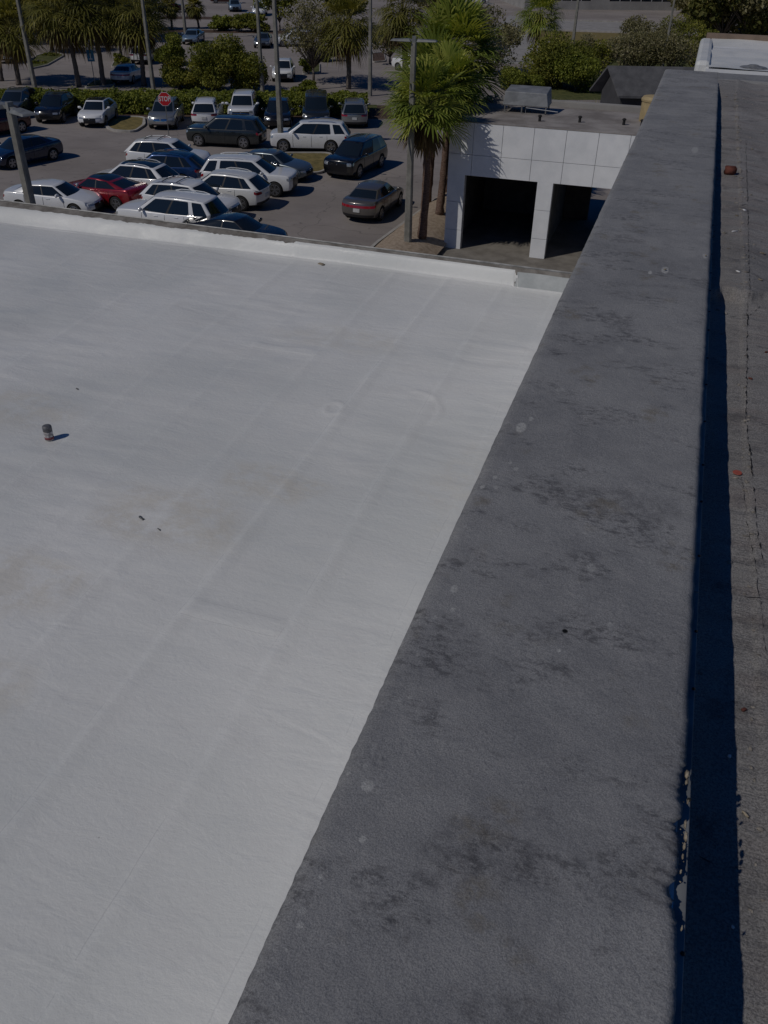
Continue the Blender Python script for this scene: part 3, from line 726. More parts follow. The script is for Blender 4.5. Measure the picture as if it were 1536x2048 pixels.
mb = MB(); mb.add([(-1.05, -.45, .32), (.95, -.45, .32), (.95, .75, .32), (-1.05, .75, .32), (-1.0, -.35, .86), (.82, -.30, .84), (.86, .75, .98), (-.95, .75, .98)], [(3, 2, 1, 0), (4, 5, 6, 7), (0, 1, 5, 4), (1, 2, 6, 5), (2, 3, 7, 6), (3, 0, 4, 7)]); mb.build('hood', M['duct'], du, bevel=.03)
for sx in (-.95, -.2, .85):
    for sy in (-.4, .68):
        mb = MB(); mb.box(sx - .025, sx + .025, sy - .025, sy + .025, 0, .32); mb.build('leg', M['steel'], du)
mb = MB(); mb.tube([(.0, -.55, .02), (.0, -.55, .28), (1.4, -.6, .2)], .015, 6); mb.build('pipe', M['mullion'], du)

# ================================================================== SHED, WHITE FLAT ROOF, FAR BUILDING
sh = empty('shed', (-2.5, 61, 0), label='small dark shed with a grey pitched roof behind the garage', cat='shed')
SO = -Vector((-2.5, 61, 0))
A_, C_ = at(1232, 190, 2.8), at(1184, 179, 2.8); Mi = (A_ + C_) / 2
rr = ray(1218, 136); kk_ = math.hypot(Mi.x, Mi.y) / math.hypot(rr.x, rr.y); B_ = Vector((Mi.x, Mi.y, H + rr.z * kk_))
ee = Vector((.949, .314, 0)) * 13; th_ = Vector((0, 0, .14)); nn_ = (C_ - A_).normalized() * .25
mb = MB(); P8 = [A_ - nn_ - Vector((0, 0, .15)), B_, C_ + nn_ - Vector((0, 0, .15))]
v_ = []
for q in (Vector((0, 0, 0)), ee):
    for p_ in P8: v_ += [p_ + q, p_ + q + th_]
mb.add(v_, [(1, 0, 2, 3), (3, 2, 4, 5), (1, 3, 9, 7), (3, 5, 11, 9), (0, 6, 8, 2), (2, 8, 10, 4), (0, 1, 7, 6), (5, 4, 10, 11), (6, 7, 9, 8), (8, 9, 11, 10)])
mb.build('roof', M['shingle'], sh, SO)
mb = MB(); i_ = ee.normalized() * .5; a_, b_, c_ = A_ + i_ + nn_, B_ + i_, C_ + i_ - nn_; e2 = ee - i_ * 2
z0 = lambda p_: Vector((p_.x, p_.y, 0))
mb.add([z0(a_), a_, b_, c_, z0(c_), z0(a_) + e2, a_ + e2, b_ + e2, c_ + e2, z0(c_) + e2], [(0, 1, 2, 3, 4), (9, 8, 7, 6, 5), (0, 5, 6, 1), (4, 3, 8, 9)])
mb.build('wall', M['shed'], sh, SO)
wf = empty('white_flat_building', (4, 34, 0), label='white flat-roofed block beyond the far corner of the ledge', cat='building')
WO = -Vector((4, 34, 0))
mb = MB(); mb.box(.25, 14, 30.5, 38.2, 0, 8.2); mb.build('wall', M['stucco'], wf, WO)
vs = []; N = 30
for j in range(14):
    for i in range(N):
        x = .3 + 13.7 * i / (N - 1); y = 30.5 + 7.4 * j / 13
        vs.append((x, y, 8.22 + .14 * smooth(37.0, 37.6, y) + .05 * noise.noise((x * .8, y * .8, 0)) + .10 * math.exp(-((y - 34.5) / .25) ** 2)))
mb = MB(); mb.add(vs, [(j * N + i, j * N + i + 1, (j + 1) * N + i + 1, (j + 1) * N + i) for j in range(13) for i in range(N - 1)]); mb.build('roof', M['membrane'], wf, WO, smooth=True)
mb = MB(); mb.box(-.08, .36, 30.9, 37.9, 7.9, 8.36); mb.build('parapet', M['membrane'], wf, WO, bevel=.12)
mb = MB(); mb.box(.1, 14, 37.9, 38.05, 8.2, 8.52); mb.build('rear_edge', simple('brown_edge', (.22, .16, .12), .8, nsc=3), wf, WO)
p = at(1507, 133, 8.25); mb = MB(); mb.lathe([(.45, 0), (.38, .04), (.2, .07), (.12, .10), (.02, .11)], 14); mb.build('roof_drain', M['copingmetal'], wf, WO + Vector((p.x, p.y, 8.2)))

fb = empty('office_building', (-15, 172, 0), R(24), label='long grey building with dark glazed bays at the top of the view', cat='building')
mb = MB(); mb.box(-16, 24, 0, 20, 0, 1.25); mb.box(-16, 24, 0, 20, 4.6, 7.5); mb.box(-16, 24, .4, 20, 1.25, 4.6)
for a, b in ((-16, -13), (-4.6, -1.4), (11.6, 24)): mb.box(a, b, 0, .4, 1.25, 4.6)
mb.build('wall', M['farwall'], fb)
for a, b in ((-13, -4.6), (-1.4, 11.6)):
    mb = MB(); mb.box(a, b, .2, .38, 1.25, 4.6); w = mb.build('window', M['farglass'], fb)
    mb = MB(); n = int((b - a) / 2.0)
    for k in range(1, n + 1): x = a + (b - a) * k / (n + 1); mb.box(x - .06, x + .06, .1, .19, 1.25, 4.6)
    mb.build('mullion', M['mullion'], w)

# ================================================================== VEGETATION
def rand_unit(rng): 
    z = rng.uniform(-1, 1); a = rng.uniform(0, 2 * math.pi); r = math.sqrt(1 - z * z); return Vector((r * math.cos(a), r * math.sin(a), z))
def leaf_quad(V, Fa, c, n, s, rng, asp=1.7):
    a = n.orthogonal().normalized(); th = rng.uniform(0, 6.28); b = n.cross(a)
    u = a * math.cos(th) + b * math.sin(th); w = n.cross(u)
    k = len(V); L_ = s * asp / 2; h = s / 2
    V += [tuple(c - u * L_), tuple(c + w * h + n * s * .12), tuple(c + u * L_), tuple(c - w * h + n * s * .12)]; Fa.append((k, k + 1, k + 2, k + 3))
def foliage(clumps, n, size, seed, shell=.55, updir=.25):
    """leaf faces scattered through clumps [(centre, (rx,ry,rz))]; tone per leaf"""
    rng = random.Random(seed); V, Fa, T = [], [], []
    wts = [c[1][0] * c[1][1] * c[1][2] for c in clumps]; tw = sum(wts)
    for (c, r), w in zip(clumps, wts):
        ct = rng.uniform(-.18, .18)
        for _ in range(int(n * w / tw)):
            d = rand_unit(rng); q = shell + (1 - shell) * rng.random() ** .6 if rng.random() < .8 else rng.random() ** .33
            bumpy = 1 + .28 * noise.noise(Vector(c) * .7 + d * 2.2) + .15 * noise.noise(d * 6 + Vector(c))
            p = Vector(c) + Vector((d.x * r[0], d.y * r[1], d.z * r[2])) * q * bumpy
            nrm = (d * .6 + rand_unit(rng) * .9 + Vector((0, 0, updir))).normalized()
            leaf_quad(V, Fa, p, nrm, size * rng.uniform(.6, 1.3), rng)
            T.append(min(1, max(0, .45 + ct + rng.gauss(0, .2) + .25 * noise.noise(p * 1.3))))
    mb = MB(); mb.v, mb.f, mb.mi, mb.tone = V, Fa, [0] * len(Fa), T
    return mb
def clumps_in(c, r, n, seed, cr=(.3, .5)):
    rng = random.Random(seed); out = []
    for _ in range(n):
        d = rand_unit(rng) * rng.random() ** .45; k = rng.uniform(*cr)
        out.append(((c[0] + d.x * r[0] * (1 - k * .6), c[1] + d.y * r[1] * (1 - k * .6), c[2] + d.z * r[2] * (1 - k * .6)), (r[0] * k, r[1] * k, r[2] * k)))
    return out
def tree(name, base, top, r, n, size, leafm, barkm, seed, label, cat='tree', group=None, nclump=12, cr=(.3, .5), trunk_r=.12, stems=1, lean=(0, 0)):
    """tree or shrub: crown of leaf clumps + trunk with limbs reaching the clumps"""
    bx, by = base
    t = empty(name, (bx, by, 0), label=label, cat=cat, group=group)
    c = (lean[0], lean[1], top - r[2])
    cl = clumps_in(c, r, nclump, seed, cr)
    foliage(cl, n, size, seed).build('crown', leafm, t)
    rng = random.Random(seed + 5); mb = MB()
    fork = max(.3, (c[2] - r[2]) * .9)
    for s_ in range(stems):
        o_ = Vector((rng.uniform(-.2, .2), rng.uniform(-.2, .2), 0)) * (stems > 1)
        f = Vector((lean[0] * .4 + o_.x * 2, lean[1] * .4 + o_.y * 2, fork))
        mb.tube([o_, o_.lerp(f, .5) + Vector((rng.uniform(-.08, .08), rng.uniform(-.08, .08), 0)), f], [trunk_r, trunk_r * .85, trunk_r * .7], 8)
        for (cc, rr) in cl[s_::stems]:
            e = Vector(cc); mid = f.lerp(e, .5) + rand_unit(rng) * .15
            mb.tube([f, mid, e], [trunk_r * .5, trunk_r * .3, .015], 5)
            for _ in range(5):
                q = e + Vector((rng.uniform(-1, 1) * rr[0], rng.uniform(-1, 1) * rr[1], rng.uniform(-.6, 1) * rr[2])) * .9
                mb.tube([mid.lerp(e, rng.random()), q], [.018, .006], 4, cap=False)
    mb.build('trunk', barkm, t, smooth=True)
    return t

def palm_crown(seed, n=34, Rr=2.0, nb=18, bw=.05, droop=1.0, dead=5, up=.0):
    rng = random.Random(seed); L_ = MB(); D_ = MB()
    for i in range(n + dead):
        isd = i >= n; mb = D_ if isd else L_
        az_ = rng.uniform(0, 2 * math.pi) if isd else i * 2.39996 + rng.uniform(-.3, .3)
        el = R(rng.uniform(-80, -50)) if isd else R(82 - 112 * (i / n) ** .85 + rng.uniform(-10, 10) + up)
        d = Vector((math.cos(az_) * math.cos(el), math.sin(az_) * math.cos(el), math.sin(el)))
        pl = Rr * rng.uniform(.42, .6) * (.6 if isd else 1)
        side = d.cross(Vector((0, 0, 1)));
        side = side.normalized() if side.length > .05 else Vector((1, 0, 0))
        nrm = side.cross(d).normalized()
        p0 = Vector((0, 0, 0)); p1 = d * pl * .6 + Vector((0, 0, .02)); p2 = d * pl + Vector((0, 0, -.10 * Rr * math.cos(el) * droop))
        k0 = len(mb.f); mb.tube([p0, p1, p2], [.022, .018, .012], 4, cap=False); mb.tone += [.75] * (len(mb.f) - k0)
        fd = (p2 - p1).normalized(); fs_ = fd.cross(nrm).normalized(); nn = fs_.cross(fd)
        fl = Rr * rng.uniform(.50, .66); tone = rng.uniform(.2, .75) + .2 * (i / n < .35)
        fold = rng.uniform(.15, .4); twist = rng.uniform(-.35, .35)
        for b in range(nb):
            a = (b / (nb - 1) - .5) * 2 * R(104 if not isd else 45) + rng.uniform(-.05, .05)
            bd = (fd * math.cos(a) + fs_ * math.sin(a) + nn * (fold * abs(math.sin(a)) + twist * math.sin(a))).normalized()
            ln = fl * (1 - .28 * (abs(a) / R(104)) ** 2) * rng.uniform(.88, 1.08)
            w = fs_ * math.cos(a) - fd * math.sin(a)
            g = Vector((0, 0, -1)) * ln * droop
            q0 = p2; q1 = p2 + bd * ln * .45 + g * .02; q2 = p2 + bd * ln * .8 + g * .12; q3 = p2 + bd * ln * .98 + g * rng.uniform(.2, .45)
            W0, W1, W2 = .006, bw * .5, bw * .36
            k = len(mb.v)
            mb.v += [tuple(v) for v in (q0 - w * W0, q0 + w * W0, q1 - w * W1, q1 + w * W1, q2 - w * W2, q2 + w * W2, q3)]
            mb.f += [(k, k + 1, k + 3, k + 2), (k + 2, k + 3, k + 5, k + 4), (k + 4, k + 5, k + 6)]; mb.mi += [0] * 3
            tt = min(1, max(0, tone + rng.uniform(-.15, .15))); mb.tone += [tt, tt, min(1, tt + .12)]
    return L_, D_
def palm(base, crown, zb=0.0, Rr=2.0, n=34, nb=18, bw=.05, seed=1, leafm='palmleaf', rt=.16, label='', group='palms', dead=6, droop=1.0, boots=True, vis_trunk=True):
    """fan palm: ringed trunk from base to crown point, skirt of old leaf bases, fan leaves"""
    b = Vector((*base, zb)); c = Vector(crown)
    t = empty('palm_tree', b, label=label, cat='palm tree', group=group)
    rng = random.Random(seed); mb = MB(); pts, rr = [], []
    N = 26; rel = c - b
    for i in range(N + 1):
        s = i / N; sag = math.sin(s * math.pi) * .06 * rel.z
        pts.append(Vector((rel.x * s ** 1.3 , rel.y * s ** 1.3, rel.z * s)) + Vector((sag * .3, 0, 0))); rr.append(rt * (1.18 - .25 * s + .25 * math.exp(-s * 14)) * (1 + (.06 if i % 2 else -.03)))
    mb.tube(pts, rr, 12, wob=.09, rng=rng)
    mb.build('trunk', M['bark'] if leafm == 'palmleaf' else M['bark2'], t, smooth=True)
    if boots:
        mb = MB()
        for k in range(46):
            a = k * 2.4; z = rel.z - rng.uniform(.05, .85); d = Vector((math.cos(a), math.sin(a), 0)); o_ = rel + Vector((0, 0, z - rel.z)) + d * rt * .85
            e = o_ + d * rng.uniform(.12, .3) + Vector((0, 0, rng.uniform(.1, .28) if rng.random() < .6 else -.15))
            mb.tube([o_, e], [.05, .02], 4)
        mb.build('leaf_bases', M['bark'], t)
    Lf, D = palm_crown(seed, n, Rr, nb, bw, droop, dead)
    Lf.build('crown', M[leafm], t, rel)
    if dead: D.build('dead_fronds', M['deadleaf'], t, rel)
    return t

# near palms
palm((-10.05, 36.2), (-10.1, 36.35, 5.6), .35, 1.95, 50, 20, .085, 3, droop=.5, label='nearest palm with dense green crown beside the lamp post', rt=.15)
palm((-10.3, 40.0), (-10.25, 40.2, 5.75), .3, 1.95, 46, 20, .085, 8, droop=.5, label='palm close against the corner of the pale garage', rt=.15)
p = at(905, 118, 6.4); palm((p.x, p.y), (p.x, p.y, 6.5), 0, 2.9, 56, 20, .11, 14, droop=.5, label='tall palm behind the garage roof with wide bright green crown', rt=.16)
p = at(868, 165, 5.6); palm((p.x - .1, p.y), (p.x, p.y, 5.6), 0, 2.5, 44, 20, .10, 15, droop=.5, label='palm crown squeezed between the near palm and the tall palm', rt=.16)
# far palms: photo pixel of trunk foot, pixel of crown heart, height of the heart
far_palms = [((38, 170), (18, 55), 4.6, 1.9, 'palmleaf2', 'palm at the left frame edge behind the hedge'), ((158, 174), (122, 22), 5.2, 2.2, 'palmleaf2', 'leaning palm left of the blue and white sign'),
             ((207, 173), (183, 20), 5.3, 2.1, 'palmleaf2', 'thick-trunked palm right of the blue and white sign'), ((288, 172), (272, 26), 5.0, 2.2, 'palmleaf2', 'dark slim palm in front of the white sedan and lamp post'),
             ((697, 178), (694, 48), 4.3, 2.0, 'palmleaf2', 'palm standing alone behind the hedge in mid view'), ((105, 104), (88, 20), 4.4, 2.0, 'palmleaf2', 'palm growing on the small island far left'),
             ((3, 162), (-14, 40), 4.6, 1.8, 'palmleaf2', 'palm trunk cut by the left frame edge'), ((1065, 122), (1080, 32), 4.6, 2.5, 'palmleaf', 'bushy palm beside the pale path at top right'),
             ((243, 118), (232, 48), 3.4, 1.9, 'palmleaf2', 'low palm on the small island behind the white sedan'), ((265, 106), (268, 60), 2.8, 1.5, 'palmleaf2', 'small palm behind the island sedan'),
             ((344, 58), (340, 12), 2.6, 1.4, 'palmleaf2', 'young palm on the far planting strip, left one'), ((398, 57), (388, 14), 2.4, 1.4, 'palmleaf2', 'young palm on the far planting strip, right one'),
             ((18, 88), (8, 8), 5, 1.8, 'palmleaf2', 'palm behind the white SUV in the top left corner'), ((62, 82), (58, 6), 5, 1.8, 'palmleaf2', 'palm right behind the leftmost tall lamp post'), ((150, 90), (150, 6), 5, 1.9, 'palmleaf2', 'palm between the two nearer leaning palms, farther back'), ((232, 84), (228, 4), 5, 1.9, 'palmleaf2', 'palm behind the low island palm'), ((276, 74), (274, 2), 5, 1.8, 'palmleaf2', 'palm left of the lamp post top behind the white SUV')]
for i, (b, c, h, r_, lm, lab) in enumerate(far_palms):
    pb = at(*b); pc = at(c[0], c[1], h)
    d = math.hypot(pb.x, pb.y); pc = Vector((pc.x, pc.y, h)) if False else None
    rr = ray(*c); k = d / math.hypot(rr.x, rr.y); pc = Vector((rr.x * k, rr.y * k, H + rr.z * k))
    palm((pb.x, pb.y), pc, 0, r_ * (1.5 if i < 6 or i > 11 else 1.1), 52, 16, .10, 30 + i, lm, .17 if i < 7 else .12, lab, dead=12 if i not in (7,) else 6, droop=.95)
p = at(820, 110); pc = ray(806, 22); k = 68 / math.hypot(pc.x, pc.y)
palm((pc.x * k + .2, pc.y * k), (pc.x * k, pc.y * k, H + pc.z * k), 0, 2.3, 42, 15, .09, 60, 'palmleaf2', .18, 'big shaggy palm crown behind the near lamp post top', dead=16, droop=1.2)
# hedge
mbH = MB(); rng = random.Random(77); T = []
for _ in range(46000):
    a = rng.uniform(-44, 2.2); side = rng.random(); hh = 1.12 + .16 * noise.noise((a * .8, 0, 0)) + .1 * noise.noise((a * 3, 0, 3)); dp = 3.0
    if side < .5: b, z = rng.uniform(0, dp), hh + rng.gauss(0, .05); nrm = Vector((0, 0, 1))
    elif side < .9: b, z = rng.gauss(0, .07) + .12 * noise.noise((a * 1.5, 2, 5)), rng.uniform(0.05, hh); nrm = Vector((E2.x * -1, E2.y * -1, .3))
    else: b, z = rng.uniform(0, dp), rng.uniform(.1, hh); nrm = Vector((0, 0, 1))
    z += .12 * noise.noise((a * 1.3, b * 1.3, 9))
    x, y = ab(a, HB + b)
    leaf_quad(mbH.v, mbH.f, Vector((x, y, z)), (nrm + rand_unit(rng) * .9).normalized(), rng.uniform(.08, .16), rng)
    T.append(min(1, max(0, .42 + rng.gauss(0, .22) + .3 * noise.noise((a * .6, b, 1)))))
mbH.mi = [0] * len(mbH.f); mbH.tone = T
hd = empty('hedge', (*ab(-20, HB + 1.5), 0), label='long clipped green hedge behind the back row of parked cars', cat='hedge')
HOff = -Vector((*ab(-20, HB + 1.5), 0))
mbH.build('foliage', M['hedge'], hd, HOff)
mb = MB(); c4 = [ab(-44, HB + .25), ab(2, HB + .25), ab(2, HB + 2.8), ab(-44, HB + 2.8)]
mb.add([(x, y, 0) for x, y in c4] + [(x, y, .92) for x, y in c4], [(4, 5, 6, 7), (0, 1, 5, 4), (1, 2, 6, 5), (2, 3, 7, 6), (3, 0, 4, 7)]); mb.build('dark_core', simple('hedge_inside', (.018, .022, .01), .95, nsc=6), hd, HOff)  # solid near-black core, the shade between the leaves put into its colour

def T3(name, foot, toppx, rx, n, size, lm, seed, label, **kw):
    """tree whose foot is at pixel foot and whose top reaches pixel row toppx"""
    b = at(*foot); rr = ray(foot[0], toppx); k = math.hypot(b.x, b.y) / math.hypot(rr.x, rr.y); top = H + rr.z * k
    rzv = kw.pop('rz', None) or top * .42
    kw.setdefault('barkm', M['bark2']); bm_ = kw.pop('barkm')
    return tree(name, (b.x, b.y), top, (rx, rx, rzv), n, size, lm, bm_, seed, label, **kw)
T3('shrub', (432, 183), 68, 2.9, 17000, .115, M['bush'], 101, 'big rounded shrub behind the hedge, left of the lamp posts', cat='shrub', rz=2.0, nclump=22, stems=4, cr=(.28, .45))
T3('shrub', (500, 182), 88, 2.0, 9000, .115, M['bush'], 102, 'dark green shrub right beside the tall lamp posts', cat='shrub', rz=1.9, nclump=14, stems=3, cr=(.3, .5))
T3('shrub', (362, 178), 110, 2.2, 9000, .11, M['bush'], 103, 'yellowish shrub at the left side of the shrub mass', cat='shrub', rz=1.3, nclump=12, stems=3, cr=(.3, .5))
T3('shrub', (352, 130), 66, 2.0, 7500, .13, M['hedge'], 104, 'upright dark shrub beside the white car roof', cat='shrub', rz=1.5, nclump=9, stems=3)
T3('tree', (627, 166), -6, 3.3, 5200, .12, M['sparse'], 105, 'thin brownish tree with see-through crown in mid view', nclump=34, trunk_r=.14, cr=(.2, .34), rz=2.6)
T3('shrub', (614, 148), 108, .9, 1800, .12, M['hedge'], 106, 'small upright shrub at the kerb beside the thin brown tree', cat='shrub', rz=.8, nclump=6, stems=2)
T3('shrub', (612, 183), 158, 1.3, 1600, .13, M['hedge'], 107, 'low green shrub rising from the hedge below the thin tree', cat='shrub', rz=.6, nclump=6, stems=2)
T3('shrub', (650, 122), 92, 1.5, 1500, .14, M['bush'], 108, 'grey-green bush between the thin tree and lone palm', cat='shrub', rz=.7, nclump=6, stems=2)
T3('tree', (560, 62), -60, 3.2, 3800, .2, M['bush'], 109, 'round green tree on the far planting strip, right of lamp posts', nclump=14)
T3('shrub', (505, 64), 26, 2.6, 2600, .2, M['bush'], 110, 'flowering low bush on the far planting strip', cat='shrub', rz=1.1, nclump=10, stems=3)
T3('shrub', (440, 62), 30, 2.2, 2400, .2, M['hedge'], 111, 'dark bush on the far planting strip beside parked cars', cat='shrub', rz=1.1, nclump=9, stems=3)
T3('tree', (780, 128), 30, 2.6, 3000, .15, M['sparse'], 112, 'bare twiggy tree on the right island of the far car park', nclump=18, cr=(.2, .35))
T3('tree', (985, 150), 5, 3.4, 4600, .14, M['sparse'], 113, 'pale twiggy tree right of the tall palm crown', nclump=26, cr=(.2, .34), rz=3.0)
T3('tree', (1100, 176), 58, 3.6, 18000, .12, M['bush'], 114, 'broad olive bush behind the garage roof duct', nclump=20, rz=2.3, cr=(.3, .5))
T3('tree', (1150, 182), 100, 2.5, 10000, .12, M['hedge'], 115, 'dark green bush beside the grey shed roof', nclump=14, rz=1.7)
T3('shrub', (1040, 182), 128, 2.2, 8000, .11, M['hedge'], 116, 'dark bush at the left end of the garage roof line', cat='shrub', nclump=10, rz=1.2, stems=3)
for i, (fx, fy, tp, rx, lab) in enumerate([(1200, 150, 72, 2.6, 'grey-green scrub tree left of the bare trees'), (1245, 165, 60, 2.6, 'pale dry scrub tree above the shed roof left end'), (1290, 160, 45, 2.8, 'dry scrub tree directly above the shed ridge'), (1335, 165, 62, 2.6, 'dry scrub tree in front of the right lamp post'), (1380, 150, 48, 2.6, 'dry scrub tree left of the white flat roof'), (1165, 128, 66, 2.2, 'thin scrub tree beside the far lamp post'), (1310, 118, 40, 3.0, 'sparse brown tree on the slope below the office'), (1262, 112, 30, 2.6, 'thin pale scrub tree in front of the far kerb'), (1365, 100, 22, 3.2, 'tall thin scrub tree at the left end of the wood')]):
    T3('tree', (fx, fy), tp, rx, 3000, .12, M['sparse'] if i % 4 else M['bush'], 130 + i, lab, group='scrub trees behind the shed', nclump=22, cr=(.2, .36), barkm=M['twig'], trunk_r=.09)
wood = [(1400, 84), (1440, 92), (1480, 96), (1525, 96), (1420, 60), (1465, 64), (1510, 70), (1550, 75), (1375, 55), (1400, 34), (1450, 38), (1500, 40), (1545, 40)]
wl = ['wood-edge tree left above the white roof block', 'wood-edge tree over the left third of the white roof block', 'wood-edge tree over the middle of the white roof block', 'wood-edge tree over the right of the white roof block', 'second-row wood tree farthest left but one', 'second-row wood tree in the middle left', 'second-row wood tree in the middle right', 'second-row wood tree at the right frame edge', 'second-row wood tree at the left end near the office', 'rear wood tree at the left end', 'rear wood tree left of centre', 'rear wood tree right of centre', 'rear wood tree at the right frame edge']
for i, (fx, fy) in enumerate(wood):
    b = at(fx, fy); sc = (b.length / 100)
    tree('tree', (b.x, b.y), 7.5 + (i % 3), (4.2 * sc, 4.2 * sc, 3.6), 3600, .28 * sc, M['pine'] if i % 2 else M['sparse'], M['bark2'], 160 + i, wl[i], group='trees of the wood at top right', nclump=18, cr=(.25, .42), trunk_r=.2)
for i, (fx, fy, tp, lab) in enumerate([(60, 66, -40, 'dark tree behind the far left island'), (150, 66, -50, 'dark tree behind the leaning palm crown'), (215, 60, -50, 'dark tree behind the thick palm crown'), (10, 70, -40, 'dark tree in the top left corner'), (285, 58, -30, 'dark tree left of the far planting strip palms')]):
    T3('tree', (fx, fy), tp, 3.6, 3400, .22, M['pine'], 190 + i, lab, group='dark trees along the far left kerb', nclump=12)
T3('tree', (700, 58), -60, 4.0, 3800, .24, M['bush'], 197, 'green tree behind the lone palm crown', nclump=14)
T3('tree', (870, 60), -60, 4.2, 3800, .24, M['sparse'], 198, 'thin tree behind the big shaggy palm crown', nclump=20, cr=(.22, .38))
T3('tree', (930, 95), 0, 3.0, 3600, .18, M['sparse'], 199, 'twiggy tree behind the tall palm, near a thin post', nclump=20, cr=(.22, .38))
# weeds behind the garage
for i, (u, v) in enumerate([(1125, 206), (1165, 207), (1205, 206), (1222, 208), (1262, 212), (1090, 200)]):
    p = at(u, v, 1.0); rng = random.Random(i); mb = MB(); tt = []
    for k in range(70):
        a = rng.uniform(0, 6.28); l = rng.uniform(.5, 1.3); s = rng.uniform(.1, .6)
        q0 = Vector((rng.uniform(-.5, .5), rng.uniform(-.3, .3), 0)); q1 = q0 + Vector((math.cos(a) * s * .5, math.sin(a) * s * .5, l * .7)); q2 = q0 + Vector((math.cos(a) * s * 1.3, math.sin(a) * s * 1.3, l))
        w = Vector((-math.sin(a), math.cos(a), 0)) * .03
        kk = len(mb.v); mb.v += [tuple(x) for x in (q0 - w, q0 + w, q1 - w, q1 + w, q2)]; mb.f += [(kk, kk + 1, kk + 3, kk + 2), (kk + 2, kk + 3, kk + 4)]; mb.mi += [0, 0]; tt += [rng.random()] * 2
    mb.tone = tt
    setp(mb.build('weed_clump', M['sparse'], loc=(p.x, p.y, 0)), ['pale weed tuft left behind the garage parapet', 'pale weed tuft behind the middle of the garage parapet', 'arching pale weed left of the shed corner', 'arching pale weed at the shed corner', 'pale weed tuft under the shed eave', 'pale weed tuft beside the duct hood'][i], 'weeds', 'weeds behind the garage parapet')
# island planting
for i, (pts, top, lab) in enumerate([([(58, 140), (95, 132), (130, 112), (110, 104), (75, 112), (55, 128)], M['grass'], 'planted island at the far left'), ([(222, 136), (265, 134), (262, 118), (230, 120)], M['grass'], 'planted island behind the white sedan'), ([(150, 95), (185, 80), (175, 74), (140, 84)], M['soil'], 'kerbed mulch island under the palm crowns'),
                                     ([(604, 150), (640, 147), (640, 128), (612, 128)], M['grass'], 'kerbed island beside the thin brown tree'), ([(745, 126), (772, 124), (768, 106), (744, 108)], M['soil'], 'small mulch island in the right of the far car park'), ([(168, 178), (232, 172), (228, 160), (185, 163)], M['grass'], 'kerbed grass corner beside the dark-glass white car')]):
    island(rounded(pxpoly(pts), .5), top, 'planted_island', lab)
for i, (u, v, tp, lab) in enumerate([(80, 128, 112, 'low bush on the far left island'), (108, 112, 100, 'low bush at the tip of the far left island'), (240, 130, 106, 'green bush on the island behind the white sedan')]):
    T3('shrub', (u, v), tp, 1.1, 1300, .13, M['bush'], 210 + i, lab, cat='shrub', rz=.5, nclump=5, stems=2)
# far strips: planting strip with kerb, road, second strip
A0, B0 = to_ab(100, 65); A1, B1 = to_ab(600, 70); SB = (B0 + B1) / 2
sheet('mulch_strip', M['soil'], [ab(-120, SB), ab(10, SB), ab(10, SB + 5), ab(-120, SB + 5)], .010, 'dark planting strip at the end of the far car park')
mb = MB(); c = [ab(-120, SB - .2), ab(10, SB - .2), ab(10, SB), ab(-120, SB)]
mb.add([(x, y, -.02) for x, y in c] + [(x, y, .14) for x, y in c], [(4, 5, 6, 7), (0, 1, 5, 4), (1, 2, 6, 5), (2, 3, 7, 6), (3, 0, 4, 7)])
setp(mb.build('kerb', M['concrete']), 'pale kerb of the far planting strip', kind='structure')
_, S2 = to_ab(340, 38)
sheet('mulch_strip', M['soil'], [ab(-120, S2), ab(-10, S2), ab(-10, S2 + 4), ab(-120, S2 + 4)], .010, 'second dark planting strip near the top of the view')
sheet('road', M['sidewalk'], pxpoly([(985, 128), (1075, 128), (1062, 40), (1020, 30), (985, 60)]), .012, 'pale path running away between the trees')
sheet('road', M['sidewalk'], pxpoly([(1075, 60), (1400, 70), (1400, 48), (1075, 40)]), .012, 'pale road strip below the far office')
sheet('verge', M['drygrass'], pxpoly([(1075, 82), (1400, 92), (1400, 72), (1075, 61)]), .008, 'dry verge below the far road')
sheet('verge', M['grass'], pxpoly([(1080, 200), (1420, 200), (1420, 94), (1080, 84)]), .008, 'rough ground behind the garage')
for k, (u0, v0, u1, v1) in enumerate([(1075, 40, 1400, 49), (1075, 60, 1400, 71)]):
    a, b = at(u0, v0), at(u1, v1); mb = MB(); s = (b - a).normalized(); w = Vector((-s.y, s.x, 0)) * .15
    q = [a - w, b - w, b + w, a + w]; mb.add([(x.x, x.y, -.02) for x in q] + [(x.x, x.y, .16) for x in q], [(4, 5, 6, 7), (0, 1, 5, 4), (1, 2, 6, 5), (2, 3, 7, 6), (3, 0, 4, 7)])
    setp(mb.build('kerb', M['concrete']), ['upper pale kerb of the far road', 'lower pale kerb of the far road'][k], kind='structure')

